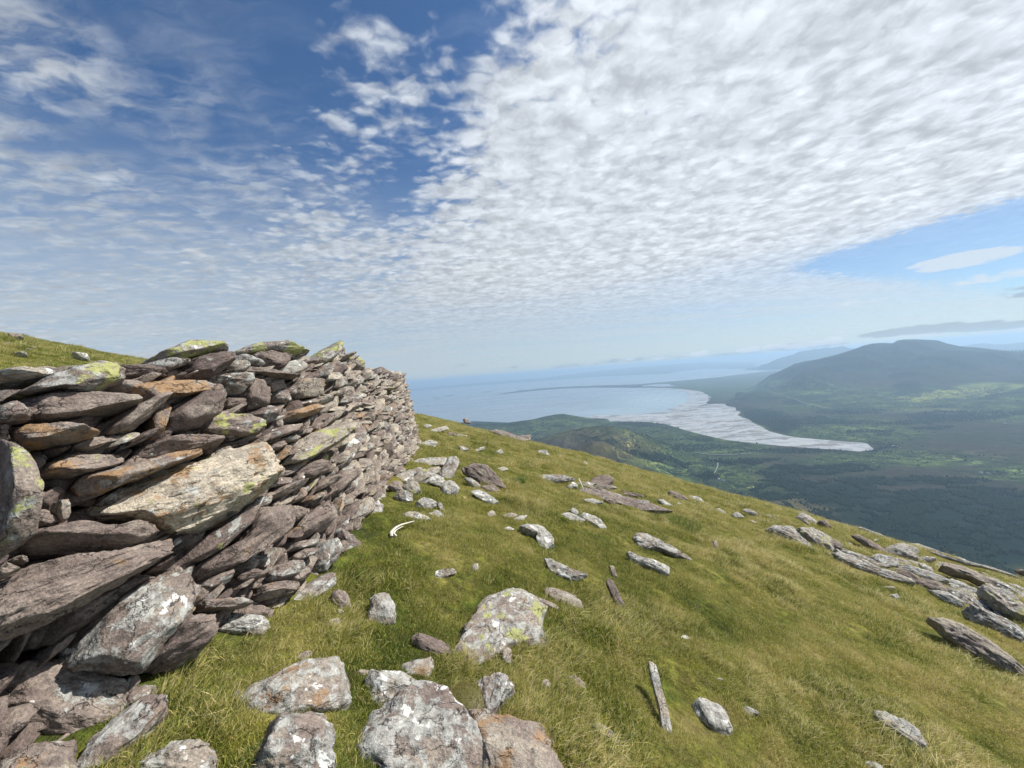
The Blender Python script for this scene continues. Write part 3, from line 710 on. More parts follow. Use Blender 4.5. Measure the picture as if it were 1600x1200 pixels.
# ------------------------------------------------------------------ stones
_ico = {}
def ico(level):
    if level not in _ico:
        bm = bmesh.new(); bmesh.ops.create_icosphere(bm, subdivisions=level, radius=1)
        V = np.array([v.co[:] for v in bm.verts]); F = np.array([[v.index for v in f.verts] for f in bm.faces]); bm.free()
        V /= np.linalg.norm(V, axis=1)[:, None]; _ico[level] = (V, F)
    return _ico[level]
def radial(P, n=720, soft=3):
    """radius of a polygon about its middle, in its own normalised axes"""
    P = np.array(P, float); Q = np.roll(P, -1, 0)
    cr = P[:, 0] * Q[:, 1] - Q[:, 0] * P[:, 1]; A = cr.sum() / 2
    c = ((P + Q) * cr[:, None]).sum(0) / (6 * A)
    B = np.concatenate([P + (Q - P) * t for t in np.linspace(0, 1, 12, endpoint=False)]) - c
    w, E = np.linalg.eigh(B.T @ B / len(B)); E = E[:, ::-1]
    if np.linalg.det(E) < 0: E[:, 1] *= -1
    L = B @ E; sc = np.abs(L).max(0)
    L = (P - c) @ E / sc; M = np.roll(L, -1, 0)
    th = np.linspace(0, 2 * np.pi, n, endpoint=False); D = np.stack([np.cos(th), np.sin(th)], 1)
    r = np.full(n, .02)
    for a, b in zip(L, M):
        e = b - a; den = D[:, 0] * e[1] - D[:, 1] * e[0]
        den = np.where(np.abs(den) < 1e-9, 1e-9, den)
        t = (a[0] * e[1] - a[1] * e[0]) / den; u = (a[0] * D[:, 1] - a[1] * D[:, 0]) / den
        r = np.where((t > 0) & (u >= -1e-6) & (u <= 1 + 1e-6), np.maximum(r, t), r)
    k = np.hanning(2 * soft + 3)[1:-1]; k /= k.sum(); rp = np.concatenate([r[-soft:], r, r[:soft]])
    r = np.convolve(rp, k, 'valid')[:n]
    return c, E, sc, r
def stone_geo(P, T, seed, level=5, p=5.0, cuts=5, rough=1.0):
    """a stone with outline P (metres, in its own plane) and half-thickness T"""
    g = np.random.default_rng(seed)
    c, E, sc, r = radial(P)
    D, F = ico(level)
    rho = np.hypot(D[:, 0], D[:, 1]); th = np.arctan2(D[:, 1], D[:, 0]) % (2 * np.pi)
    Rt = np.interp(th / (2 * np.pi) * 720, np.arange(721), np.concatenate([r, r[:1]]))
    s = (rho ** p + np.abs(D[:, 2]) ** p) ** (-1 / p)
    n = D * s[:, None]; n[:, 0] *= Rt; n[:, 1] *= Rt
    # broken facets
    for i in range(cuts + 14):
        chip = i >= cuts
        a = g.uniform(0, 2 * np.pi); tl = g.uniform(.7, 4.0) if chip else g.uniform(.15, 1.1) if i else g.uniform(.0, .35)
        nn = np.array([np.cos(a) * tl, np.sin(a) * tl, 1.0 if g.random() < .8 else -1.0]); nn /= np.linalg.norm(nn)
        h = (n @ nn).max() * (g.uniform(.80, .96) if chip else g.uniform(.64, .92))
        ex = np.maximum(n @ nn - h, 0); n = n - ex[:, None] * nn * .96
    sz = np.array([sc[0], sc[1], T]); m = float(np.sort(sz)[1]); L = n * sz
    o = g.uniform(0, 60, 3)
    q = L / m
    d1 = fbm(q[:, 0] * 1.3 + o[0], q[:, 1] * 1.3, q[:, 2] * 1.3 + o[1], 1, 3)
    d2 = fbm(q[:, 0] * 1.2 + o[0], q[:, 1] * 9 + o[2], q[:, 2] * 2.5, 2, 3)     # bedding
    d3 = fbm(q[:, 0] * 7 + o[1], q[:, 1] * 7, q[:, 2] * 7 + o[2], 3, 3)
    led = np.abs(((d2 * 2.2 + q[:, 1] * 1.4) % 1.0) - .5) * 2
    q0 = np.sort(sz); md = float(q0[0] ** .6 * q0[1] ** .4) * 1.25
    disp = md * rough * (.11 * d1 + .055 * d2 + .035 * (led - .5) + .028 * d3)
    nd = L / (np.linalg.norm(L, axis=1)[:, None] + 1e-9)
    nd = nd * .5 + D * .5
    L = L + nd * disp[:, None]
    rc = L + o
    V = np.stack([c[0] + L[:, 0] * E[0, 0] + L[:, 1] * E[0, 1], c[1] + L[:, 0] * E[1, 0] + L[:, 1] * E[1, 1], L[:, 2]], 1)
    return V, F, rc
def frame(N, up=(0, 0, 1)):
    N = np.array(N, float); N /= np.linalg.norm(N)
    U = np.cross(up, N); U /= np.linalg.norm(U); return U, np.cross(N, U), N
def stone_mesh(name, geos):
    """geos: list of (V world, F, rc, lich rgb, tint)"""
    Vs, Fs, Rc, Li, Ti = [], [], [], [], []; o = 0
    for V, F, rc, li, ti in geos:
        Vs.append(V); Fs.append(F + o); Rc.append(rc); o += len(V)
        Li.append(np.tile(list(li) + [1], (len(V), 1))); Ti.append(np.full(len(V), ti))
    me = mk_mesh(name, np.concatenate(Vs), np.concatenate(Fs), ROCK)
    attrv(me, 'rc', np.concatenate(Rc)); attrv(me, 'lich', np.concatenate(Li)); attrv(me, 'tint', np.concatenate(Ti))
    return me

CROP = dict(P=(0, 0, 1), A=(0, 500, 4), B=(300, 500, 4), C=(0, 700, 4), D=(300, 750, 4), E=(0, 950, 4), F=(350, 920, 4), G=(650, 880, 3.5556),
            H=(600, 640, 4), I=(900, 720, 4), J=(1200, 740, 4), K=(1000, 950, 2.6667), W=(500, 560, 8.572), X=(480, 690, 5.715))
def pts_of(code, s):
    ox, oy, k = CROP[code]; v = [float(t) for t in s.replace(',', ' ').split()]
    return np.array([(ox + v[i] / k, oy + v[i + 1] / k) for i in range(0, len(v), 2)])
LICH = {  # lichen grey, rust, yellow-green
    'n': (.22, .10, .0), 'g': (.62, .15, .05), 'G': (.95, .25, .05), 'y': (.55, .15, .72), 'Y': (.75, .2, 1.0), 'r': (.30, .75, .0), 'R': (.5, 1.0, .1), 'd': (.10, .05, .0), 'w': (.80, .05, .0), 'p': (.35, .62, .30), 'z': (.85, .25, .75), 'o': (.85, .85, .1), 'l': (.55, .1, .56)}

# the wall: plan of its foot, leaning back a little with height
WY = np.array([.2, .7, 1.2, 1.62, 2.0, 2.45, 3.0, 3.7, 4.68, 6.33, 8.45, 10.2, 11.0])
WX = np.array([-1.30, -1.45, -1.56, -1.56, -1.46, -1.42, -1.36, -1.52, -1.72, -1.93, -2.22, -2.62, -3.1])
def wall_x(y, z):
    xb = np.interp(y, WY, WX); h = np.clip(z - ground(xb, y), -.4, 2.2)
    return xb - .06 - .15 * h - .10 * sstep(h, 0, .5) * sstep(4 - y, 0, 1.5)
def wall_hit(px, py, inset=0.0):
    d = pray(px, py); t = np.geomspace(.4, 30, 700)
    f = d[0] * t - (wall_x(d[1] * t, d[2] * t) - inset)
    i = np.argmax(f < 0)
    if f[i] >= 0:
        i = np.argmin(np.abs(f - 0)); return d * t[i]
    return d * (t[i - 1] + (t[i] - t[i - 1]) * f[i - 1] / (f[i - 1] - f[i] + 1e-12)) if i else d * t[0]
def wall_normal(y, e=.3):
    dx = (np.interp(y + e, WY, WX) - np.interp(y - e, WY, WX)) / (2 * e)
    n = np.array([1.0, -dx, .15]); return n / np.linalg.norm(n)
wall = link('drystone_wall', None, loc=(-1.6, 3.0, float(ground(-1.6, 3.0))), label='long mortarless wall of weathered purple-grey stones running away along the grassy slope', category='wall')
wall_o = np.array(wall.location)
def lvl(px_size): return 6 if px_size > 190 else 5 if px_size > 42 else 4
# code, kind, tint, proud (how far it stands out, cm), points
WALLST = '''
C l .40 30 -110,0 0,0 30,20 45,130 100,250 140,370 150,500 100,620 0,700 -110,690|yellow-lichened
A n .42 6 130,600 150,500 180,470 300,450 480,470 640,480 770,520 780,560 700,590 400,620 250,645 150,630
A g .38 0 -60,560 60,520 155,520 150,650 0,640 -60,640
A Y .40 4 70,470 200,400 330,320 450,310 560,270 690,250 740,330 730,400 600,465 480,475 300,460 150,480
A G .52 -8 -80,340 280,328 290,350 200,400 120,395 -80,410
A d .30 -6 710,290 840,290 960,300 1060,350 1000,370 880,365 800,365 730,340
A Y .42 -8 880,280 960,230 1100,170 1180,145 1240,160 1390,175 1400,200 1300,235 1200,255 1060,325 960,300
A n .30 0 1070,340 1120,290 1250,240 1400,215 1440,245 1390,310 1330,360 1200,378 1100,365
A R .50 3 715,485 760,440 900,400 960,415 1240,405 1330,415 1250,465 1100,495 950,505 860,545 780,545
A G .46 -7 1060,400 1150,378 1300,368 1500,355 1540,390 1480,440 1450,495 1390,480 1330,430 1200,410
A n .40 6 600,730 620,680 760,590 900,510 990,475 1025,490 1010,530 900,605 820,690 740,745 650,750
A r .42 0 908,755 930,640 940,570 980,515 1052,575 1005,650 985,720 940,755
A n .34 8 998,640 1020,600 1100,530 1230,450 1340,403 1395,430 1395,520 1335,595 1240,665 1100,718 1030,705
B n .34 3 285,440 320,400 380,378 450,388 477,430 477,530 420,565 350,560 300,500
B n .36 -3 188,550 195,490 250,488 312,495 325,535 290,562 225,565
A r .42 5 10,700 60,665 150,685 400,695 530,708 562,740 450,775 300,792 200,812 130,800 60,725
A g .50 2 435,800 500,760 600,728 700,733 742,750 650,792 540,832 430,838
A n .45 -2 355,885 430,840 510,885 440,900
A p .52 4 160,960 180,930 300,900 560,858 700,858 800,838 740,905 650,952 430,997 200,998
A n .32 4 735,925 820,830 900,780 1000,745 1200,733 1345,745 1372,785 1330,812 1150,832 900,915
A R .50 9 445,1055 500,998 600,958 800,918 1000,868 1130,828 1200,836 1212,860 1100,902 900,985 700,1055 580,1115 480,1105
P P .76 18 114,803 150,785 175,768 225,745 265,732 325,715 375,703 400,692 412,703 426,722 420,745 408,765 385,790 350,814 310,829 270,833 235,823 210,806 150,805|pale cream
B y .38 8 -20,680 30,640 130,598 290,603 390,640 452,680 420,712 300,740 190,772 170,745 60,732
B n .32 0 120,842 200,790 322,750 322,790 250,802 170,842
B Y .42 -9 225,240 300,180 380,153 470,153 600,178 665,185 703,230 620,245 520,215 400,205 300,252 240,262
B d .28 0 330,290 350,235 420,200 520,200 605,232 560,302 500,322 380,322
B G .50 3 198,312 220,262 342,260 348,312 250,332
B n .40 2 140,352 200,328 330,308 430,338 600,363 612,382 500,384 380,355
B Y .50 2 690,272 760,220 850,170 905,138 914,160 862,245 780,304 710,304
B g .42 -3 790,302 862,245 930,175 944,190 905,262 850,304
B G .52 3 495,322 600,258 652,258 702,300 640,352 560,362 520,345
B y .46 0 880,262 940,220 1010,233 1052,280 1062,342 1000,355 940,325
B d .26 6 745,385 740,330 850,280 955,298 932,345 862,402 800,405
B p .52 4 575,432 640,388 752,363 822,430 762,482 640,498 600,472
B g .44 2 476,490 500,448 560,433 628,490 580,522 490,518
B g .56 3 798,455 870,400 960,333 1002,338 1008,402 960,445 880,475
B n .42 2 460,402 470,378 560,368 598,402 520,452 470,442
B n .38 -3 350,362 400,338 452,370 440,388
B g .46 5 568,552 620,518 740,488 852,483 862,512 800,537 650,562
B n .44 1 850,492 900,463 960,463 978,490 940,512 870,522
B R .48 5 498,642 520,608 640,568 740,538 832,528 832,557 740,592 650,642 540,662
B g .40 2 298,602 380,548 500,538 528,572 500,622 450,657 400,642
B g .38 4 445,702 600,658 702,653 682,682 560,732 420,782 395,745
B n .34 1 698,662 760,608 850,588 882,622 800,682 720,712
B g .46 4 828,592 950,518 1010,518 1038,550 960,592 880,612
B y .62 9 518,922 570,860 578,795 700,728 850,668 972,638 978,690 900,762 800,852 700,887 600,912
B g .48 1 528,755 600,723 682,728 640,762 550,772
B n .36 1 443,802 520,753 588,775 540,817 460,832
B G .40 6 808,902 880,800 960,728 1032,723 1022,790 982,870 940,942 860,952
B n .36 5 605,962 640,908 740,893 852,908 832,952 740,1002 650,1002
B g .48 5 436,1122 520,1058 600,1028 690,988 698,1030 640,1072 520,1122 460,1142
B g .50 2 978,642 1040,638 1058,670 1000,717 968,702
B p .50 3 1028,782 1120,768 1205,810 1130,832 1060,812
B g .42 0 438,1052 480,1008 560,983 612,1000 600,1032 500,1052
B p .52 3 968,612 982,588 1060,583 1122,600 1122,662 1060,664 1000,640
B n .38 5 855,1040 890,962 1000,948 1042,960 960,1032 862,1112 798,1112 820,1070
B n .40 3 698,1102 780,1008 880,978 902,1010 800,1062
B g .44 1 1008,802 1080,808 1132,850 1050,892 1000,872
C g .50 10 48,150 130,138 152,200 130,292 90,302 60,250
C r .44 4 128,332 200,300 290,268 282,300 200,372 135,392
C g .54 8 338,402 350,338 420,328 442,370 420,452 370,472
C g .40 2 148,422 270,398 352,480 150,512
C n .38 14 108,612 130,550 260,508 350,498 540,543 640,543 720,498 850,488 912,560 880,602 700,652 560,682 300,692 160,682
C g .48 14 -60,735 60,733 102,765 50,812 -60,820
C g .50 6 30,722 100,678 152,700 130,742
C n .40 24 -110,900 0,830 150,760 400,708 650,688 850,628 1000,588 1088,558 1042,620 962,702 850,772 700,862 500,982 300,1082 150,1152 0,1200 -110,1220
P w .40 20 98,1042 112,1000 160,958 205,925 240,907 268,901 287,914 304,930 280,965 258,985 237,1020 212,1048 180,1052 150,1050|grey-lichened
P n .38 14 277,912 290,893 330,868 365,850 385,820 402,795 432,790 446,800 444,822 420,848 400,859 362,886 325,901 290,915
P g .36 6 244,886 265,869 310,844 355,809 385,784 401,769 406,780 386,815 361,849 320,869 280,891 250,895
P n .36 16 211,1047 235,1020 258,985 280,964 310,967 323,983 319,1010 300,1031 270,1046 240,1053
D r .44 4 578,192 640,158 702,173 708,220 640,262 608,242
D n .42 6 628,342 650,280 740,198 820,148 852,180 888,230 882,292 800,332 720,357 650,357
D g .42 4 5,692 100,620 232,568 222,640 150,692
D n .32 3 228,622 330,558 432,588 382,642 260,662
D g .48 5 588,452 640,398 760,373 802,385 740,422 640,452
D n .42 5 598,502 650,448 772,418 752,470 660,512
D G .42 7 718,512 740,468 800,398 880,388 922,430 902,482 832,562 770,592 722,572
D w .44 7 438,602 460,558 600,518 680,528 702,570 560,642 480,662
D g .44 8 558,612 690,558 738,600 682,642 600,647
D n .38 7 338,782 380,678 420,658 560,658 682,638 692,670 600,722 480,762
D w .42 10 498,832 600,748 700,658 840,588 852,620 822,702 700,762 600,822 540,862
D g .40 6 -10,802 60,738 150,768 330,738 332,792 200,822 20,832
D n .36 4 880,292 960,178 1032,128 1002,200 922,302
D w .42 6 968,232 1010,188 1110,168 1130,128 1162,170 1152,262 1100,322 1000,312
D w .46 8 858,322 930,318 1000,368 1105,450 1092,482 1000,492 920,472 898,402
C d .30 -4 150,1190 300,1085 500,985 700,865 850,775 930,770 900,880 700,940 560,1030 470,1130 400,1230 200,1260
A d .34 -6 -60,660 20,640 60,665 10,700 40,760 -60,770
W g .50 2 540,260 560,200 660,165 690,190 660,245 600,270
W n .40 4 690,180 800,120 850,160 930,215 860,260 760,245 700,240
W y .50 2 600,440 830,380 1000,395 1010,425 780,445 640,470
W r .46 3 515,640 560,540 635,580 590,690 545,680
W n .42 3 580,1040 670,960 790,960 815,1000 790,1045 650,1060
W p .50 3 500,770 620,765 690,820 660,930 560,925 495,850
W n .42 3 380,860 470,850 550,930 490,965 400,1010
X g .48 3 430,140 470,65 560,80 585,140 480,190
X n .42 4 570,200 600,120 660,110 665,180 600,230
X w .44 5 545,470 520,400 600,370 645,450 640,520 600,545
'''
cnt = 0
used_mask = []
for ln in WALLST.strip().splitlines():
    lab = None
    if '|' in ln: ln, lab = ln.split('|')
    code, kind, tint, proud, *pt = ln.split()
    P = pts_of(code, ' '.join(pt)); cnt += 1
    li = (.45, .68, .45) if kind == 'P' else LICH[kind]
    size = np.ptp(P, 0).max(); mid = P.mean(0)
    proud = float(proud) / 100
    h = wall_hit(mid[0], mid[1]); dist = np.linalg.norm(h)
    fn = wall_normal(h[1]); tc = -h / dist
    nrm = fn * .55 + tc * .5 + np.array([0, 0, .12])
    U, Vv_, Nn = frame(nrm)
    # principal extents at that distance
    m_size = np.sort(np.ptp((P - mid) @ np.linalg.eigh(np.cov((P - mid).T))[1], axis=0)) * dist / FPX / 2
    T = float(np.clip(m_size[1] * .75, .05, .22)); 
    C0 = h + fn * (proud - T * .55)
    Q = []
    for p in P:
        p = mid + (p - mid) * 1.03
        d = pray(*p); t = (C0 @ Nn) / (d @ Nn); w = d * t - C0; Q.append((w @ U, w @ Vv_))
    Vl, F, rc = stone_geo(Q, T, 100 + cnt, lvl(size * .64), 6.5, 6, 1.2)
    V = C0 + Vl[:, :1] * U + Vl[:, 1:2] * Vv_ + Vl[:, 2:3] * Nn
    o3 = V.mean(0)
    me = stone_mesh('wall_stone', [(V - o3, F, rc, li, float(tint))])
    o = link('wall_stone', me, wall, loc=o3 - wall_o)
    if lab: o['label'] = lab + ' wall stone'
print('wall stones', cnt)

# the many small stones packed between, behind and beyond them
TOPPX = [(-300, 585), (0, 588), (120, 590), (215, 580), (290, 548), (350, 550), (460, 552), (540, 556), (566, 580), (590, 580), (615, 582), (637, 588)]
ty = []; tz = []
for p in TOPPX:
    q = wall_hit(*p); ty.append(q[1]); tz.append(q[2])
o_ = np.argsort(ty); TY = np.array(ty)[o_]; TZ = np.array(tz)[o_]
def top_z(y): return np.interp(y, TY, TZ)
geos = []
g = np.random.default_rng(77)
def outline(a, b, g):
    k = g.integers(5, 8); th = np.sort(g.uniform(0, 2 * np.pi, k) * .35 + np.linspace(0, 2 * np.pi, k, endpoint=False))
    r = g.uniform(.8, 1.1, k); return np.stack([a * np.cos(th) * r, b * np.sin(th) * r], 1)
kinds = ['n', 'n', 'g', 'g', 'd', 'w', 'r', 'y', 'p']
def small(y, z, a, b, T, inset, level, dip, tint=None, kind=None):
    fn = wall_normal(y); x = float(wall_x(y, z)) - inset
    U, W_, Nn = frame(fn + g.uniform(-.3, .3, 3))
    cs, sn = math.cos(dip), math.sin(dip)
    Q = outline(a, b, g) @ np.array([[cs, sn], [-sn, cs]])
    Vl, F, rc = stone_geo(Q, T, int(g.integers(1e9)), level, 6.0, 4, 1.0)
    V = np.array([x, y, z]) + Vl[:, :1] * U + Vl[:, 1:2] * W_ + Vl[:, 2:3] * Nn
    geos.append((V - wall_o, F, rc, LICH[kind or kinds[int(g.integers(len(kinds)))]], tint if tint is not None else float(g.uniform(.3, .56))))
# behind the large stones, set back
y = .35
while y < 3.7:
    gz = float(ground(np.interp(y, WY, WX), y)) - .05; tz_ = float(top_z(y)) - .09
    z = gz
    while z < tz_:
        a = g.uniform(.07, .16); b = g.uniform(.03, .06)
        small(y + g.uniform(-.06, .06), z, a, b, .12, g.uniform(.08, .17), 3 if y > 2 else 4, g.uniform(.1, .6), g.uniform(.22, .42), 'n')
        z += b * 1.55
    y += .15
# visible small stones of the near part, flush with the face
for i in range(260):
    y = float(g.uniform(1.7, 3.9)); gz = float(ground(np.interp(y, WY, WX), y)); z = float(g.uniform(gz, top_z(y) - .1))
    small(y, z, g.uniform(.06, .13), g.uniform(.014, .035), .09, g.uniform(.01, .07), 4, g.uniform(.2, .6))
# the far part, course upon course
y = 3.65
while y < 11.0:
    gz = float(ground(np.interp(y, WY, WX), y)) - .04; tz_ = float(top_z(y)) - .02
    z = gz + g.uniform(0, .03)
    while z < tz_:
        a = g.uniform(.09, .2) * (1.25 if g.random() < .15 else 1); b = a * g.uniform(.15, .32)
        small(y + g.uniform(-.07, .07), z, a, b, g.uniform(.12, .2), g.uniform(-.03, .15), 4 if y < 6.5 else 3, float(g.normal(.27, .16)), float(g.uniform(.34, .70)), ('n', 'n', 'n', 'g', 'g', 'd', 'w', 'p')[int(g.integers(8))])
        z += b * 1.75
    y += .14
# coping, the hidden top and the far end
for i in range(420):
    y = float(g.uniform(.3, 10.8)); z = float(top_z(y)) - .10 + g.uniform(-.05, .03)
    small(y, z, g.uniform(.1, .24), g.uniform(.03, .06), g.uniform(.1, .2), g.uniform(.12, 1.0), 3, g.uniform(-.2, .5))
me = stone_mesh('packing_stones', geos)
link('packing_stones', me, wall, kind='stuff')
# rubble heart of the wall, as a plain dark sheet added to block light
ys = np.linspace(.2, 10.9, 60); Vc = []
for y_ in ys:
    gz = float(ground(np.interp(y_, WY, WX), y_)); tz_ = float(top_z(y_)) - .2
    for k, z_ in enumerate(np.linspace(gz - .2, tz_, 8)): Vc.append((float(wall_x(y_, z_)) - .26 + .03 * math.sin(y_ * 9 + k * 2), y_, z_))
    for z_ in np.linspace(tz_, gz - .6, 8): Vc.append((float(wall_x(y_, tz_)) - 1.0, y_, z_))
Vc = np.array(Vc) - wall_o
me = mk_mesh('rubble_core', Vc, grid_faces(60, 16), ROCK, False)
attrv(me, 'rc', Vc); attrv(me, 'lich', np.tile([.1, 0, 0, 1], (len(Vc), 1))); attrv(me, 'tint', np.full(len(Vc), .2))
link('rubble_core', me, wall)

# ------------------------------------------------------------------ loose rocks on the slope
FOOT = set()
CELL = .04
def stamp(V, lift=.04):
    gz = ground(V[:, 0], V[:, 1]); k = V[:, 2] > gz + lift
    for a, b in zip(np.floor(V[k, 0] / CELL).astype(int), np.floor(V[k, 1] / CELL).astype(int)): FOOT.add((a, b))
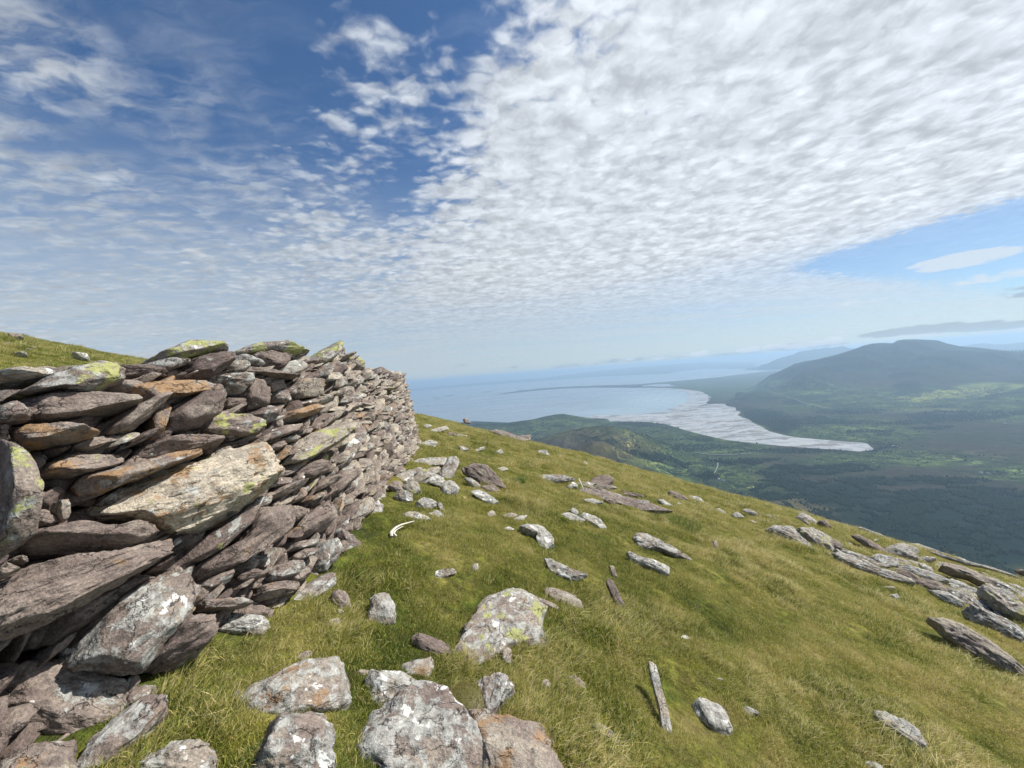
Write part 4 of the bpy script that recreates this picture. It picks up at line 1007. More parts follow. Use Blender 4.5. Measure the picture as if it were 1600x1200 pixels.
# code kind tint tilt(0 lies flat .. 1 faces us) thickness(0=auto) name | label | points
ROCKS = '''
E g .40 .5 .16;boulder;big grey-brown block with a moss spot at the wall's foot, bottom left corner;60,480 200,430 400,395 560,405 740,415 765,480 770,560 785,620 720,730 600,800 500,850 300,830 100,760 0,735 -120,700 -120,560 0,545
E w .42 .45 .14;boulder;grey lichened boulder leaning out on the grass under the mossy corner block;470,1010 560,860 700,750 870,610 900,530 980,528 1035,580 1020,660 940,760 860,850 760,940 690,1010
E g .38 .6 .05;rock;thin upright purple flake wedged right of the mossy corner block;760,480 850,408 872,460 820,560 780,582
E g .40 .5 .05;rock;flat purple flake lying between the corner block and the lichened boulder;780,602 830,520 960,488 962,540 870,602 790,622
E y .44 .4 .12;boulder;low boulder with a yellow lichen rosette at the very bottom left;-100,1000 0,958 100,898 250,888 300,920 430,868 472,890 462,950 485,1010 520,1080 400,1200 -100,1200
E w .52 .5 .1;rock;pale rounded stone cut by the left edge near the bottom;-120,770 0,755 60,738 65,850 0,905 -120,900
E w .52 .5 .08;rock;small white-crusted stone on the left edge above the corner block;-80,400 0,395 70,432 52,520 0,582 -80,590
D w .44 .55 .10;rock;bone-shaped purple stone with round grey lichens jutting out over grass;90,962 200,900 260,850 330,878 430,878 487,922 460,997 330,972 200,962 100,982
P w .50 .35 .10;rock;mottled grey rock at the bottom edge left of the two big slabs;212,1210 222,1190 250,1180 285,1160 312,1163 330,1185 334,1215 300,1240 220,1240
F o .50 .28 .13;boulder;angular grey boulder with orange lichen blotches and one white patch;110,640 200,590 350,540 480,490 600,463 700,490 750,530 768,620 762,740 640,792 500,802 360,858 240,812 130,752
F n .46 .4 .05;rock;small dark chip touching the left corner of the orange-blotched boulder;48,690 60,665 100,650 120,722 80,732
F w .46 .25 .14;boulder;dark boulder with a large white lichen stain at the bottom edge;110,1120 150,1000 250,930 450,860 590,798 642,890 662,960 668,1120 640,1260 150,1260
P G .55 .30 .08;stone_slab;light grey slab tip behind the largest foreground boulder;572,1110 575,1070 585,1057 615,1065 650,1082 692,1087 686,1100 640,1126 590,1132
P G .44 .25 .17;boulder;largest dark grey foreground boulder with pale lichened right edge;523,1215 532,1172 560,1148 590,1126 625,1100 665,1094 705,1118 735,1150 762,1205 770,1270 520,1270
P R .52 .25 .11;boulder;rust and grey crusted boulder right of the largest foreground one;715,1134 729,1127 748,1132 768,1143 807,1150 847,1146 866,1156 876,1174 878,1210 870,1270 745,1270 735,1165
P G .50 .35 .10;stone_slab;wedge-shaped grey slab pointing down beside the moss cushion;743,1072 771,1063 791,1063 800,1077 789,1094 778,1113 768,1141 750,1137 757,1119 752,1095
G z .50 .22 .09;stone_slab;broad flat grey slab with two yellow lichen spots in the grass;190,520 280,460 268,380 320,340 330,290 410,230 500,200 640,190 670,260 695,290 680,340 680,400 717,440 650,490 580,462 520,482 450,532 380,582 300,602 215,565
G g .52 .30 .07;rock;square block resting on top of the slab with yellow spots;480,242 500,200 640,188 664,230 657,292 570,338 520,312
G G .58 .4 .04;rock;small pale stone on the right corner of the slab with yellow spots;608,440 620,410 682,408 692,440 642,462
G g .50 .4 .06;rock;grey lump tucked under the lower right of the spotted slab;470,500 530,478 527,560 490,582
G n .50 .30 .07;stone_slab;tan slab just up the slope to the right of the spotted slab;720,190 730,133 790,148 850,178 900,208 922,267 860,252 790,232
G g .48 .4 .03;rock;little dark cobble on the edge of the tan slab;852,176 872,168 905,190 900,204 870,198
G n .54 .35 .04;rock;half-buried tan stone between the spotted slab and the tan slab;638,180 700,198 790,240 778,267 690,222
G n .42 .85 .05;standing_stone;narrow dark stone standing on edge in the grass;1068,90 1100,108 1132,180 1162,240 1142,267 1100,222 1075,155 1058,120
G n .50 .7 .03;rock;thin grey splinter just behind the dark stone standing on edge;1072,18 1097,16 1117,72 1095,84
H g .44 .55 .08;rock;pointed wedge rock with dark hollow underneath, left of the standing stone;1010,940 1060,948 1150,998 1267,1028 1190,1072 1100,1052 1040,1012
G w .62 .35 .06;rock;long white-flecked rock sunk in grass right of the bottom boulders;958,878 1000,888 1080,948 1142,1008 1152,1062 1100,1062 1040,1022 970,982
G w .66 .45 .05;stone_slab;long thin pale stone like a bone with a green lichen end;1298,572 1340,600 1362,720 1400,840 1427,920 1400,957 1358,940 1368,870 1338,760 1308,650
G n .48 .35 .04;rock;dull purple stone almost hidden in grass above the flecked rock;838,640 880,628 932,668 942,712 880,692
G n .50 .35 .03;rock;small brownish stone hidden in grass right of the wedge slab;688,690 712,650 747,670 740,702
G d .40 .30 .08;rock;low purple rock half under turf left of the spotted slab;-20,430 0,400 80,408 160,448 182,510 100,522 20,472
F G .54 .35 .06;rock;grey triangular rock with pale flecks just above the slab tip;1088,500 1180,468 1290,443 1303,490 1272,572 1180,562 1100,522
F w .56 .45 .04;rock;small grey stone alone in grass above the orange-blotched boulder;448,440 480,408 540,398 547,430 490,462
F n .50 .3 .03;rock;flat flake barely showing between the two large foreground boulders' tops;818,520 870,513 942,520 870,552
F g .44 .5 .06;rock;dark rounded stone left of the shadowed block, with tan tip below;668,60 700,18 760,38 797,110 760,137 700,122
F r .58 .5 .03;rock;tiny orange-tan chip under the dark rounded stone;708,128 750,138 742,167 710,162
F n .50 .45 .04;rock;small faded purple stone below the dark rounded stone;628,240 660,200 720,188 722,240 670,267
F G .56 .62 .10;boulder;squarish grey block raised on its own deep shadow in the grass;890,200 920,100 908,60 960,38 1030,58 1067,130 1067,210 1000,242 920,237
G w .56 .4 .04;rock;small pale rock in bright green grass above the spotted slab;98,70 130,43 212,38 222,57 150,82 108,92
H w .60 .4 .04;rock;little off-white stone right of the small pale rock in bright grass;548,985 560,972 585,968 587,1000 560,1012
H g .46 .5 .07;stone_slab;top slab of the rock pile by the wall, dark under its edge;130,350 200,320 310,303 402,308 382,347 250,352
H g .44 .5 .08;stone_slab;purple slab slanting down at the right of the rock pile;350,400 380,340 402,308 467,308 452,362 412,442 360,422
H y .48 .5 .07;stone_slab;tilted grey slab with parallel cracks in the middle of the rock pile;178,422 250,378 340,363 344,390 250,452 200,472
H g .46 .45 .08;rock;broad brown stone at the back of the rock pile;58,442 110,398 240,368 172,432 200,462 120,464
H n .42 .6 .09;rock;dark round stone on the left of the rock pile;28,490 60,448 112,458 124,502 80,524
H y .48 .6 .09;rock;rounded boulder with a yellow lichen fleck in the front of the rock pile;118,480 150,448 200,463 227,500 180,538 140,512
H g .42 .6 .07;rock;dark speckled lump at the foot of the rock pile;58,540 110,508 172,528 177,570 100,588
H w .60 .5 .07;rock;white-topped stone on the lower right of the rock pile;258,460 320,408 382,440 362,492 300,472
H w .56 .55 .08;rock;pale rounded stone with brown side at the right end of the rock pile;368,450 440,458 464,490 432,547 368,547 358,490
H G .56 .5 .07;rock;smooth grey oval stone below the rock pile;198,590 240,558 310,563 337,600 282,627 210,612
H g .44 .6 .04;rock;dark curved stone hugging the smooth grey oval;328,580 362,588 376,642 340,612
H w .60 .4 .04;rock;small pinkish stone under the smooth grey oval;278,650 340,633 373,672 330,682
H w .66 .4 .05;rock;white ragged stone at the upper end of the curved bone;118,655 180,633 230,663 288,685 240,698 170,682
H d .36 .6 .12;boulder;big dark pointed slab propped up, two thin slabs beneath;513,370 560,343 640,353 702,420 754,490 700,492 620,472 560,432
H n .44 .6 .06;stone_slab;thin slab under the left side of the dark propped slab;488,370 520,368 602,460 570,452 500,402
H w .52 .5 .05;stone_slab;lower thin grey slab beneath the dark propped slab;503,430 560,438 607,480 600,502 540,472
H w .54 .35 .06;stone_slab;pale flat slab lying in grass below the dark propped slab;543,517 600,508 713,575 670,592 580,547
H n .40 .55 .05;rock;purple wedge under the tip of the dark propped slab;608,480 680,478 723,510 650,524
H g .40 .5 .05;stone_slab;long dark flat slab across the middle of the slope;938,437 1000,410 1080,408 1195,435 1100,452 1000,462
H w .58 .5 .05;rock;grey stone at the foot of the thin upright bone;1138,490 1180,453 1212,465 1202,502
P d .34 .5 .09;rock;dark rough knob at the top of the long purple outcrop;918,762 928,748 950,744 957,750 956,762 935,764
P g .40 .42 .10;rock_outcrop;long purple outcrop tapering down the slope from the dark knob;905,767 925,756 950,762 975,773 1012,782 1050,792 1030,793 988,791 960,782 932,776
H d .32 .6 .06;rock;small black-shadowed knob in front of the long purple outcrop;1368,580 1400,543 1452,558 1442,597
H w .56 .4 .04;rock;pale low stone left of the black-shadowed knob;1243,565 1300,558 1363,580 1300,597
H w .62 .4 .05;rock;left pale stone of the white trio in mid slope;1108,660 1150,638 1252,690 1220,702 1140,687
H w .70 .45 .06;rock;long white stone of the trio, pointing down right;1223,670 1260,643 1332,680 1389,736 1340,738 1270,702
H w .62 .5 .03;rock;small knob above the white trio;1158,630 1190,618 1217,640 1200,662
H G .54 .35 .08;boulder;round boulder spotted with many lichen rings, mid slope;858,740 900,728 980,738 1052,790 1058,840 1000,872 950,852 958,800 900,772
H w .80 .45 .03;rock;bright white pebble left of the ring-spotted boulder;743,745 780,733 812,750 780,762
H n .56 .4 .03;rock;little beige stone at the left of the beige row;638,650 680,633 702,660 660,672
H n .54 .4 .04;rock;beige stone in the middle of the beige row;738,660 790,650 832,655 810,678 760,682
H w .62 .4 .04;rock;pale pointed stone at the right end of the beige row;788,702 840,668 892,658 870,692
H w .62 .5 .04;rock;pale round stone near the tuft of bright rushes, higher one;698,265 730,248 747,275 720,282
H w .62 .4 .03;rock;pale low stone just above the tuft of bright rushes;708,370 740,358 777,375 730,387
H w .60 .5 .05;rock;pale stone pair close below the grassy crest;958,262 1000,253 1033,285 980,287
H w .64 .5 .02;rock;tiny white stone right of the pale pair below the crest;1083,292 1100,285 1117,293 1100,298
P w .60 .5 .03;rock;lone white stone on the crest grass left of the long outcrop;909,724 914,721 919,725 913,727
H g .52 .5 .04;rock;dark-shadowed stone at the left of the small row behind the propped slab;468,230 500,233 532,250 480,264
H y .54 .45 .05;stone_slab;greenish slanting sliver in the small row behind the propped slab;538,267 570,250 622,233 628,245 570,269
H w .56 .4 .04;rock;flat pale stone between the wall end and the small row;228,212 280,193 332,205 320,232 260,237
H w .60 .5 .05;rock;whitish stone nearest the far end of the wall;243,112 270,90 297,100 280,122
H g .54 .4 .06;stone_slab;grey slab with a white stone at its tip near the far wall end;288,132 360,108 380,103 404,122 330,147
H d .42 .6 .04;rock;dark little stone right of the grey slab near the far wall end;398,147 430,143 453,160 410,167
H w .52 .4 .04;rock;low flat stone continuing right from the dark little one;448,160 480,153 523,165 480,170
P g .46 .6 .06;rock;brown stone breaking the skyline left of the crest ledge;724,656 728,652 732,656 736,661 727,661
P g .50 .5 .10;rock_outcrop;flat ledge along the crest of the slope against the valley;768,672 780,670 795,675 812,681 828,685 815,687 790,681
P g .48 .65 .08;rock;square-ended block at the right end of the crest ledge;811,681 822,680 828,679 829,687 818,687
H w .56 .4 .04;rock;speckled stone with a dark hollow in the bright grass below the bone;308,1050 330,1008 380,1008 402,1030 350,1052
I d .34 .6 .07;rock;dark rough rock beside the white egg-shaped one;578,202 610,183 650,208 697,237 650,252 600,227
I w .68 .5 .07;rock;white egg-shaped rock beside a dark rough one;688,237 720,218 770,228 798,257 720,262
I w .60 .4 .05;rock;pale flat end stone below the long purple outcrop;510,248 530,243 560,253 608,285 550,282
I w .62 .4 .02;rock;chips of white stone between outcrop and egg-shaped rock;618,268 650,262 662,275 630,280
I w .56 .5 .05;rock;first pale lump of the row running right from the egg-shaped rock;838,307 900,298 938,332 890,327
I w .58 .5 .05;rock;cracked pale lump, second of the row right of the egg-shaped rock;968,350 1000,323 1058,350 1000,362
I w .66 .5 .05;rock;white loaf-shaped stone ending the row right of the egg-shaped rock;1038,312 1060,303 1092,306 1143,345 1110,347
I w .62 .4 .02;rock;sliver of white stone below the white loaf-shaped stone;1083,377 1100,372 1134,390 1110,392
I g .48 .45 .07;rock;long brown-grey rock with dark blunt end and thin tail;363,490 390,468 430,470 500,500 580,540 650,575 743,600 600,592 520,557 450,562 410,577
I w .60 .42 .06;rock;white streaked rock right below the long-tailed one;328,585 345,580 400,608 500,628 568,655 574,700 550,717 480,672 400,647 350,622
I n .52 .6 .04;rock;small brown stone upright in open grass right of the long-tailed rock;853,502 880,508 892,560 870,552
I g .50 .5 .12;rock_outcrop;left half of the split outcrop near the right-hand crest;1198,402 1230,388 1280,383 1350,398 1400,450 1463,500 1463,532 1400,512 1310,472 1230,427
I y .48 .5 .14;rock_outcrop;right half of the split outcrop, with a dark cleft beside it;1373,402 1440,388 1520,398 1600,455 1612,480 1592,562 1500,532 1440,482
J d .40 .5 .10;rock;purple broken block at the lower end of the split outcrop;360,430 400,415 440,430 465,460 440,500 400,485
I g .54 .5 .08;rock_outcrop;grey slab on the crest just above the split outcrop;1373,332 1420,308 1500,358 1513,390 1440,382 1400,352
I d .38 .6 .07;rock;dark rounded knob right of the crest slab above the split outcrop;1508,382 1560,373 1592,410 1560,432
J d .42 .5 .07;rock;narrow dark rock pointing down to the oval boulder;528,392 570,383 620,418 700,458 743,500 690,492 600,442
J g .52 .5 .13;boulder;large oval grey boulder with white scratches on the right slope;733,480 770,450 850,448 932,480 934,520 880,548 800,527 740,512
J g .50 .5 .07;rock;grey rock right against the large oval boulder;928,532 1000,516 1048,535 1000,562 940,552
J w .56 .42 .08;stone_slab;whitish slab below the large oval boulder;638,532 700,508 800,548 813,580 730,582 660,552
J n .50 .40 .07;stone_slab;smooth tan slab left of the whitish slab below the oval boulder;418,522 500,523 590,555 643,592 560,582 470,552
J w .56 .42 .07;stone_slab;light slab leading into the dark ridge of rock;658,602 760,608 830,650 848,677 780,662 700,627
J d .36 .55 .09;rock_outcrop;dark upper end of the ridge of rock on the right slope;788,602 850,588 930,618 965,692 900,672 840,642
J n .40 .5 .09;rock_outcrop;middle stretch of the dark ridge of rock;948,642 1050,658 1150,718 1184,772 1100,752 990,702
J n .46 .5 .12;boulder;smooth humped boulder with a deep shadow under its left end;1088,600 1120,563 1180,568 1300,618 1400,678 1423,722 1350,702 1250,652 1150,628
J w .56 .4 .07;stone_slab;pale slab hugging the downhill side of the dark ridge;998,712 1080,738 1200,788 1223,822 1120,802 1050,762
J w .58 .4 .07;rock_outcrop;tumbled white-grey slabs between the ridge and the humped boulder;1078,652 1200,658 1333,720 1300,752 1180,722
J y .50 .5 .16;boulder;big thick slab with yellow-grey top overhanging a black gap, right edge;1328,732 1400,718 1500,758 1600,808 1660,900 1600,932 1500,892 1400,832 1340,772
J d .40 .5 .09;rock_outcrop;dark lower stretch of the ridge ending under the thick slab;1148,742 1250,778 1303,812 1250,824 1180,782
J g .40 .5 .13;rock_outcrop;purple layered outcrop at the right edge under the thick slab;1248,832 1320,808 1450,878 1600,948 1660,1050 1600,1034 1480,982 1350,922
J n .50 .45 .12;stone_slab;very long bare grey slab lying alone like a plank, right edge;1008,922 1040,903 1150,938 1300,1018 1450,1118 1550,1188 1640,1250 1500,1234 1400,1182 1250,1112 1150,1032 1070,962
J w .56 .5 .08;rock_outcrop;pale ledge with a round end on the crest left of the stepped ledges;558,332 590,320 630,348 700,363 743,387 660,382 600,352
J g .54 .5 .10;rock_outcrop;upper stepped ledge along the right-hand crest;888,432 960,433 1100,488 1050,492 950,462
J w .54 .5 .10;rock_outcrop;middle stepped ledge along the right-hand crest;1100,500 1180,512 1250,538 1283,562 1180,532
J g .52 .5 .12;rock_outcrop;lower stepped ledge along the right-hand crest;1298,552 1450,588 1565,640 1480,622 1350,582
J d .36 .6 .08;rock;dark block on the crest at the right edge;1540,606 1600,600 1640,620 1600,632 1560,622
J w .58 .4 .03;rock;small pale stone in grass below the light slab of the ridge;763,762 800,753 828,792 790,792
J w .56 .4 .03;rock;flat white sliver in grass just above the small pale stone;713,712 780,703 793,720 740,720
J w .60 .4 .04;rock;small white stones above the tan slab near the split outcrop;488,440 510,433 526,445 500,452
J w .62 .4 .03;rock;white stone alone on the crest grass right of the split outcrop;655,415 675,410 690,420 670,426
J w .56 .4 .04;stone_slab;thin pale ledge running from the broken block towards the whitish slab;458,482 520,490 600,515 640,545 560,525 500,503
J w .60 .4 .05;rock;white angular fragment left of the humped boulder;950,575 975,565 1000,590 1030,605 1025,640 990,610
J w .58 .4 .04;rock;narrow pale fragment above the humped boulder's shadow;1030,580 1070,560 1110,572 1085,600 1050,598
J w .60 .4 .03;rock;white sliver tucked beside the dark upper end of the ridge;830,640 850,645 905,690 880,685
J w .54 .4 .05;rock;pale fragment on the far side of the humped boulder's tail;1420,700 1460,690 1500,735 1460,738
J w .54 .4 .05;rock;faint pale strip of stone in far grass at the right edge;1500,690 1560,700 1620,740 1560,730
J g .50 .5 .07;rock_outcrop;jagged layered strip between the tan slab and the dark ridge's upper end;430,480 560,500 700,580 860,620 900,660 760,640 620,600 480,540
J w .52 .5 .07;rock_outcrop;broken shelf of thin slabs between the oval boulder and the humped one;760,545 900,560 1060,600 1120,650 1060,660 920,610 800,590
J g .48 .5 .08;rock_outcrop;shattered slabs filling the gap below the humped boulder;1120,700 1260,720 1360,780 1420,860 1330,850 1200,790
J w .52 .5 .09;rock_outcrop;thin flat flags spread over the far grass right of the humped boulder;1300,600 1450,650 1600,720 1660,780 1500,740 1380,680
J g .50 .5 .09;rock_outcrop;low slabs along the crest skyline between the stepped ledges;1000,470 1150,520 1300,555 1420,590 1250,560 1100,515
K w .60 .35 .06;rock;rounded white rock with a dark crack in open grass;228,407 260,393 320,408 352,440 378,490 367,547 320,542 288,500 240,452
K w .54 .4 .03;rock;small stone under a brown hole in the turf;413,424 440,413 493,440 482,452 440,444
K w .56 .35 .05;rock;smooth grey oval rock in open grass at lower right;968,450 1010,448 1100,488 1150,528 1183,580 1160,598 1080,552 1010,512
K w .60 .4 .04;rock;pale rock tip just above the bottom edge;928,650 950,642 1005,665 1000,690 940,685
K w .62 .4 .02;rock;tiny pair of beige pebbles in open grass;168,122 190,115 208,127 195,137
K w .72 .4 .02;rock;tiny white pebble in grass right of the long bone-like stone;318,297 335,292 347,300 330,305
A n .46 .5 .4;rock;dark skyline rock on the far hill, upper left edge;40,103 70,96 110,104 146,121 100,125 60,120
A w .50 .4 .5;rock_outcrop;pale rock band across the far hill, upper left;-60,152 20,146 100,150 170,165 225,190 150,186 60,170 -60,168
A w .58 .5 .4;rock;pale slab on the far hill just above the wall top;448,232 500,223 540,240 562,262 500,255
A w .52 .5 .3;rock;faint stone in the grass of the far hill;88,228 130,220 168,232 120,238
'''
nr_ = 0
for ln in ROCKS.strip().splitlines():
    hd, name, label, pt = ln.split(';')
    code, kind, tint, tilt, thick = hd.split(); nr_ += 1
    P = pts_of(code, pt); tilt = float(tilt); T = float(thick)
    mid = P.mean(0); P = mid + (P - mid) * (1.12 if np.ptp(P, 0).max() < 120 else 1.09); bot = P[:, 1].max(); by = mid[1] + (bot - mid[1]) * .75
    h = ghit(mid[0], by) 
    if h is None:
        for k in range(30):
            by += 1; h = ghit(mid[0], by)
            if h is not None: break
    gn = gnormal(h[0], h[1]); tc = -h / np.linalg.norm(h)
    tc[2] = max(tc[2], .1)
    nrm = gn * (1 - tilt) + tc * tilt
    U, W_, Nn = frame(nrm, (0, .3, 1))
    dist = np.linalg.norm(h)
    q = (P - P.mean(0)); ms = np.ptp(q @ np.linalg.eigh(np.cov(q.T))[1], axis=0)
    T = max(T * .62, float(ms.min()) * dist / FPX * .30)
    C0 = h - Nn * T * .38
    Q = []
    for p in P:
        d = pray(*p); t = (C0 @ Nn) / (d @ Nn); w = d * t - C0; Q.append((w @ U, w @ W_))
    size = np.ptp(P, 0).max() * .64
    Vl, F, rc = stone_geo(Q, T, 900 + nr_, lvl(size), 5.5, 7, 1.8 if code in 'HIJ' else 1.3)
    V = C0 + Vl[:, :1] * U + Vl[:, 1:2] * W_ + Vl[:, 2:3] * Nn
    extra = []
    if name == 'rock_outcrop':
        V = V - gn * T * .8
        g = np.random.default_rng(4000 + nr_); ev, Ev = np.linalg.eigh(np.cov(q.T)); mj, mn = Ev[:, 1], Ev[:, 0]
        LJ, LN = np.abs(q @ mj).max(), np.abs(q @ mn).max(); ns_ = int(np.clip(LJ / 4, 9, 24))
        for k in range(ns_):
            cc = P.mean(0) + mj * g.uniform(-.85, .85) * LJ + mn * g.uniform(-.8, .8) * LN
            hh = ghit(cc[0], cc[1] + 1)
            if hh is None or np.linalg.norm(hh) > dist * 1.8 + 3: continue
            la = LJ * g.uniform(.16, .45); lb = max(la * g.uniform(.12, .26), 1.8)
            th_ = np.sort(g.uniform(0, 2 * np.pi, 6) * .4 + np.linspace(0, 2 * np.pi, 6, endpoint=False))
            mj2 = mj * math.cos(.16) + mn * math.sin(.16) * g.uniform(-1, 1)
            PP = cc + np.outer(np.cos(th_) * la, mj2) + np.outer(np.sin(th_) * lb, mn)
            tl = g.uniform(.35, .75); U2, W2, N2 = frame(gnormal(hh[0], hh[1]) * (1 - tl) + tc * tl + g.normal(0, .12, 3), (0, .3, 1))
            T2 = lb * dist / FPX * g.uniform(.5, 1.0); C2 = hh - N2 * T2 * g.uniform(-.2, .4); Q2 = []
            for p in PP:
                d = pray(*p); t = (C2 @ N2) / (d @ N2); w = d * t - C2; Q2.append((w @ U2, w @ W2))
            Vl2, F2, rc2 = stone_geo(Q2, T2, 7000 + nr_ * 30 + k, 4, 7.5, 6, 1.5)
            V2 = C2 + Vl2[:, :1] * U2 + Vl2[:, 1:2] * W2 + Vl2[:, 2:3] * N2
            extra.append((V2, F2, rc2, (g.uniform(.3, .9), g.uniform(0, .3), g.uniform(0, .2)), float(tint) + g.uniform(-.08, .2)))
    base = np.array([V[:, 0].mean(), V[:, 1].mean(), 0]); base[2] = float(ground(base[0], base[1]))
    lc_ = LICH[kind]; me = stone_mesh(name, [(V - base, F, rc, (min(1.1, lc_[0] + (.0 if code in 'EFGP' else .25 if kind not in 'dn' else .12)), lc_[1] * .8, lc_[2]), float(tint) + (.0 if code in 'EFGP' else .08))])
    link(name, me, loc=base, label=label, category={'boulder': 'boulder', 'rock': 'rock', 'stone_slab': 'stone slab', 'standing_stone': 'standing stone', 'rock_outcrop': 'outcrop'}[name])
    root_ = LAST[0]
    for e_ in extra: link('slab', stone_mesh('slab', [(e_[0] - base,) + e_[1:]]), root_)
    if dist < 14:
        for e_ in [(V,)] + extra: stamp(e_[0])
print('rocks', nr_)

# ------------------------------------------------------------------ bones
def tube(P, Rr, n=12, flat=1.0, nrm=(0, 0, 1)):
    P = np.array(P, float); t = np.linspace(0, len(P) - 1, 48)
    Q = np.stack([np.interp(t, range(len(P)), P[:, i]) for i in range(3)], 1)
    k = np.hanning(9)[1:-1]; k /= k.sum()
    Qp = np.concatenate([np.repeat(Q[:1], 3, 0), Q, np.repeat(Q[-1:], 3, 0)]); Q = np.stack([np.convolve(Qp[:, i], k, 'valid') for i in range(3)], 1)
    rr_ = np.interp(np.linspace(0, 1, len(Q)), np.linspace(0, 1, len(Rr)), Rr)
    T_ = np.gradient(Q, axis=0); T_ /= np.linalg.norm(T_, axis=1)[:, None]
    B = np.cross(T_, nrm); B /= np.linalg.norm(B, axis=1)[:, None]; N_ = np.cross(B, T_)
    a = np.linspace(0, 2 * np.pi, n, endpoint=False)
    V = (Q[:, None] + (B[:, None] * np.cos(a)[None, :, None] * flat + N_[:, None] * np.sin(a)[None, :, None]) * rr_[:, None, None]).reshape(-1, 3)
    F = [(r * n + i, r * n + (i + 1) % n, (r + 1) * n + (i + 1) % n, (r + 1) * n + i) for r in range(len(Q) - 1) for i in range(n)]
    return V, F
def bone_material():
    m, N, b, out = material('bleached_bone')
    tc = N.node('ShaderNodeTexCoord').outputs['Object']; n = N.noise(tc, 30, 5, .6)
    N.put(b.inputs['Base Color'], N.mix(N.ss(n.outputs[0], .4, .7), (.55, .53, .46, 1), (.30, .27, .20, 1))); b.inputs['Roughness'].default_value = .55
    return m
BONE = bone_material()
def bone(pxs, lift, rad, label, flat=1.6):
    P = []
    for (px, py), l in zip(pxs, lift):
        h = ghit(px, py); P.append(h * (1 - l / max(h[2] * -1, .5)) if l else h)
    P = np.array(P); o = P.mean(0); V, F = tube(P - o, rad, 12, flat)
    link('sheep_bone', mk_mesh('sheep_bone', V, F, BONE), loc=o, label=label, category='bone')
bone([(612, 839), (611, 832), (617, 825), (626, 820), (637, 817), (648, 814)], [.03, .035, .04, .045, .05, .06], [.008, .011, .009, .008, .006, .003], 'white curved rib bone lying in the grass below the rock pile', 1.5)
bone([(620, 838), (615, 833), (619, 828), (630, 822)], [.02, .025, .03, .035], [.006, .007, .005, .003], 'shorter white bone nested inside the curve of the rib', 1.4)
bone([(916, 771), (912, 765), (909, 758), (905, 750), (904, 747)], [0.0, .05, .12, .24, .30], [.006, .009, .010, .015, .008], 'thin white bone sticking up beside the long purple outcrop', 1.1)

# ------------------------------------------------------------------ grass
def tuft_mesh(name, seed, n, rad, hmin, hmax, width, lean, dry):
    g = np.random.default_rng(seed); Vs, Fs, bc = [], [], []; o = 0
    for i in range(n):
        a = g.uniform(0, 2 * np.pi); r = rad * math.sqrt(g.random()); bx, by = r * math.cos(a), r * math.sin(a)
        h = g.uniform(hmin, hmax); w = width * g.uniform(.7, 1.3)
        da = g.uniform(0, 2 * np.pi); ln = g.uniform(.15, .9)
        dx, dy = math.cos(da) * ln + lean, math.sin(da) * ln
        f = g.uniform(0, np.pi); wx, wy = math.cos(f) * w / 2, math.sin(f) * w / 2
        c = float(np.clip(g.normal(.46, .30) + (dry if g.random() < .38 else 0), 0, 1.4))
        for k, t in enumerate((0, .4, .75, 1.0)):
            x = bx + dx * h * t * t * .9; y = by + dy * h * t * t * .9; z = h * (t - .28 * t * t * min(1.4, math.hypot(dx, dy))) - .012
            if k < 3:
                q = (1, .85, .55)[k]
                Vs += [(x - wx * q, y - wy * q, z), (x + wx * q, y + wy * q, z)]; bc += [c, c]
            else: Vs.append((x, y, z)); bc.append(c + .12)
        Fs += [(o, o + 1, o + 3), (o, o + 3, o + 2), (o + 2, o + 3, o + 5), (o + 2, o + 5, o + 4), (o + 4, o + 5, o + 6)]; o += 7
    me = mk_mesh(name, Vs, Fs, GRASS, False); attrv(me, 'bc', np.array(bc)); return me
TUFTS = bpy.data.collections.new('grass_tufts')
for i in range(10):
    kind_ = i % 5
    args = [(120, .07, .018, .042, .0026, .2, .25), (110, .065, .02, .055, .0026, .3, .4), (90, .055, .03, .07, .0026, .35, .6), (140, .08, .012, .032, .0028, .1, .15), (60, .045, .035, .095, .0022, .4, .8)][kind_]
    ob = bpy.data.objects.new('grass_tuft', tuft_mesh('grass_tuft', 500 + i, *args)); TUFTS.objects.link(ob)
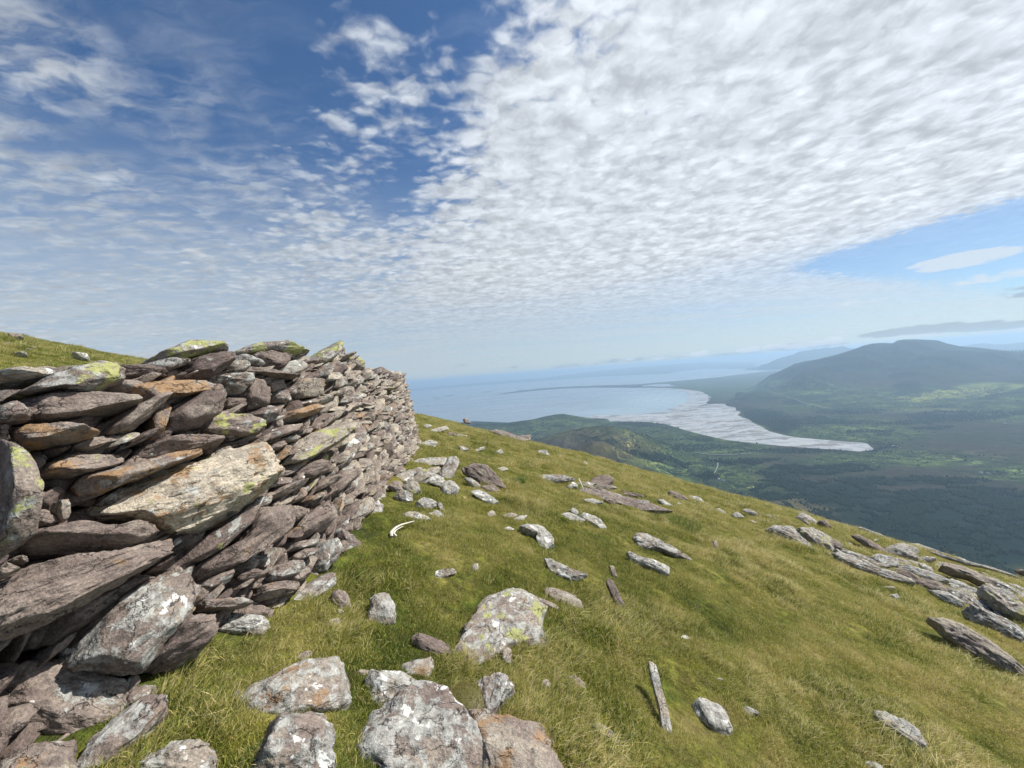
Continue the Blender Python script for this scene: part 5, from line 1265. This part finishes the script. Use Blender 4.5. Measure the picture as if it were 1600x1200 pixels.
def scatter():
    g = np.random.default_rng(11); out = []
    for (r0, r1, dens, sc) in ((.6, 2.6, 1400, .8), (2.6, 5, 850, .9), (5, 9, 320, 1.15), (9, 16, 110, 1.7), (16, 34, 32, 2.7)):
        a0, a1 = R(-62), R(66); n = int(dens * (a1 - a0) * (r1 * r1 - r0 * r0) / 2)
        a = g.uniform(a0, a1, n); r = np.sqrt(g.uniform(r0 * r0, r1 * r1, n)); x, y = r * np.sin(a), r * np.cos(a)
        k = (np.interp(y, WY, WX, left=-1.2, right=-40) + .03 < x) | (y > 11.2) | (x < np.interp(y, WY, WX) - 1.4)
        x, y = x[k], y[k]
        ci, cj = np.floor(x / CELL).astype(int), np.floor(y / CELL).astype(int)
        k = np.array([not ((p, q) in FOOT) for p, q in zip(ci, cj)]); x, y = x[k], y[k]
        # only where a person standing there could see the ground at all
        z = ground(x, y); px, py = world_to_px(np.stack([x, y, z], 1))
        k = (px > -160) & (px < 1760) & (py < 1330); x, y, z = x[k], y[k], z[k]; n = len(x)
        if r0 < 12:
            m_ = int(len(x) * .22); c_ = g.integers(0, len(x), max(1, m_ // 9)); q_ = np.repeat(c_, 9)
            x = np.concatenate([x, x[q_] + g.normal(0, .05, len(q_))]); y = np.concatenate([y, y[q_] + g.normal(0, .05, len(q_))]); z = ground(x, y); big_ = np.concatenate([np.ones(n), np.full(len(q_), 1.45)]); n = len(x)
        else: big_ = np.ones(n)
        patch = fbm(x / .8, y / .8, 0 * x, 12, 3); p2 = fbm(x / .33, y / .33, 0 * x, 14, 2)
        idx = np.where(patch > .12, g.choice([1, 2, 4, 6, 7, 9], n), g.choice([0, 1, 3, 5, 6, 8, 2], n))
        s = sc * g.uniform(.6, 1.1, n) * (1 + .6 * patch + .45 * p2) * big_
        # short turf close to the wall
        s *= sstep(x - np.interp(y, WY, WX), 0, 2.2) * .22 + .84
        e = .08; nx = -(ground(x + e, y) - ground(x - e, y)) / (2 * e) * .6; ny__ = -(ground(x, y + e) - ground(x, y - e)) / (2 * e) * .6
        rz = g.normal(-.35, .75, n)
        out.append(np.stack([x, y, z, idx, s, np.arctan(-ny__), np.arctan(nx), rz], 1))
    A = np.concatenate(out); print('tufts', len(A))
    me = bpy.data.meshes.new('mountain_grass'); me.vertices.add(len(A)); me.vertices.foreach_set('co', A[:, :3].astype(np.float32).ravel()); me.update()
    me.attributes.new('idx', 'INT', 'POINT').data.foreach_set('value', A[:, 3].astype(np.int32))
    attrv(me, 'scl', A[:, 4]); attrv(me, 'rot', A[:, 5:8])
    o = link('mountain_grass', me, kind='stuff', label='short wind-combed mountain grass covering the slope', category='grass')
    ng = bpy.data.node_groups.new('scatter_tufts', 'GeometryNodeTree')
    ng.interface.new_socket('Geometry', in_out='INPUT', socket_type='NodeSocketGeometry'); ng.interface.new_socket('Geometry', in_out='OUTPUT', socket_type='NodeSocketGeometry')
    N = NT(ng); gi = N.node('NodeGroupInput'); go = N.node('NodeGroupOutput'); ip = N.node('GeometryNodeInstanceOnPoints')
    ci = N.node('GeometryNodeCollectionInfo'); ci.inputs['Collection'].default_value = TUFTS; ci.inputs['Separate Children'].default_value = True; ci.inputs['Reset Children'].default_value = True
    def na(nm, ty):
        q = N.node('GeometryNodeInputNamedAttribute'); q.data_type = ty; q.inputs[0].default_value = nm; return q.outputs[0]
    N.l.new(gi.outputs[0], ip.inputs['Points']); N.l.new(ci.outputs[0], ip.inputs['Instance']); ip.inputs['Pick Instance'].default_value = True
    N.l.new(na('idx', 'INT'), ip.inputs['Instance Index']); N.l.new(na('rot', 'FLOAT_VECTOR'), ip.inputs['Rotation']); N.l.new(na('scl', 'FLOAT'), ip.inputs['Scale'])
    N.l.new(ip.outputs[0], go.inputs[0])
    mod = o.modifiers.new('scatter', 'NODES'); mod.node_group = ng
scatter()

# single tussocks and cushions that stand out of the turf
def tussock(name, px, py, n, rad, h0, h1, w, label, cat, mat, seed, lean=.3, dome=0.0):
    h = ghit(px, py); g = np.random.default_rng(seed)
    me = tuft_mesh(name, seed, n, rad, h0, h1, w, lean, .1)
    if dome:
        co = np.empty(len(me.vertices) * 3, np.float32); me.vertices.foreach_get('co', co); co = co.reshape(-1, 7, 3)
        bx = co[:, :2, :2].mean(1); r = np.linalg.norm(bx, axis=1) / rad
        co[:, :, 2] += (dome * np.sqrt(np.clip(1 - r * r, 0, 1)))[:, None]
        me.vertices.foreach_set('co', co.ravel())
        V, F = ico(4); k = V * np.array([rad * .97, rad * .97, dome]); me2 = mk_mesh('cushion_body', k, F, mat)
        o = link(name, me, loc=h, label=label, category=cat); me.materials.clear(); me.materials.append(mat)
        link('cushion_body', me2, o)
    else:
        me.materials.clear(); me.materials.append(mat); o = link(name, me, loc=h, label=label, category=cat)
def blade_mat(name, lo, hi):
    m, N, b, out = material(name); bc = N.attr('bc').outputs['Fac']
    c = N.mix(N.ss(bc, 0, 1), lo + (1,), hi + (1,)); N.put(b.inputs['Base Color'], c); b.inputs['Roughness'].default_value = .6
    tr = N.node('ShaderNodeBsdfTranslucent'); N.put(tr.inputs[0], c); mx = N.node('ShaderNodeMixShader'); mx.inputs[0].default_value = .3
    N.l.new(b.outputs[0], mx.inputs[1]); N.l.new(tr.outputs[0], mx.inputs[2]); N.l.new(mx.outputs[0], out.inputs[0]); return m
RUSH = blade_mat('rush_green', (.05, .12, .02), (.14, .22, .05)); MOSS = blade_mat('moss_cushion', (.13, .12, .03), (.30, .25, .07)); LIME_ = blade_mat('fresh_grass', (.08, .16, .025), (.27, .29, .08)); GOLD = blade_mat('golden_moss', (.20, .17, .03), (.42, .34, .08))
tussock('rush_tuft', 812, 755, 260, .13, .08, .2, .006, 'tuft of bright green rushes in the middle of the slope', 'rush tuft', RUSH, 61, .0)
tussock('grass_tussock', 1050, 822, 1500, .5, .05, .16, .005, 'fresh green grass tussock with straw-coloured top on the open slope', 'tussock', LIME_, 62, .3)
tussock('moss_cushion', 727, 1103, 2600, .125, .01, .03, .0025, 'domed olive moss cushion between the foreground boulders', 'moss', MOSS, 63, .0, .07)
tussock('moss_cushion', 606, 757, 1500, .20, .01, .035, .004, 'golden moss cushion at the foot of the wall behind the rock pile', 'moss', GOLD, 64, .0, .10)
tussock('moss_cushion', 1470, 1157, 900, .17, .01, .035, .004, 'flat yellow moss patch in the grass at the lower right', 'moss', GOLD, 65, .0, .012)
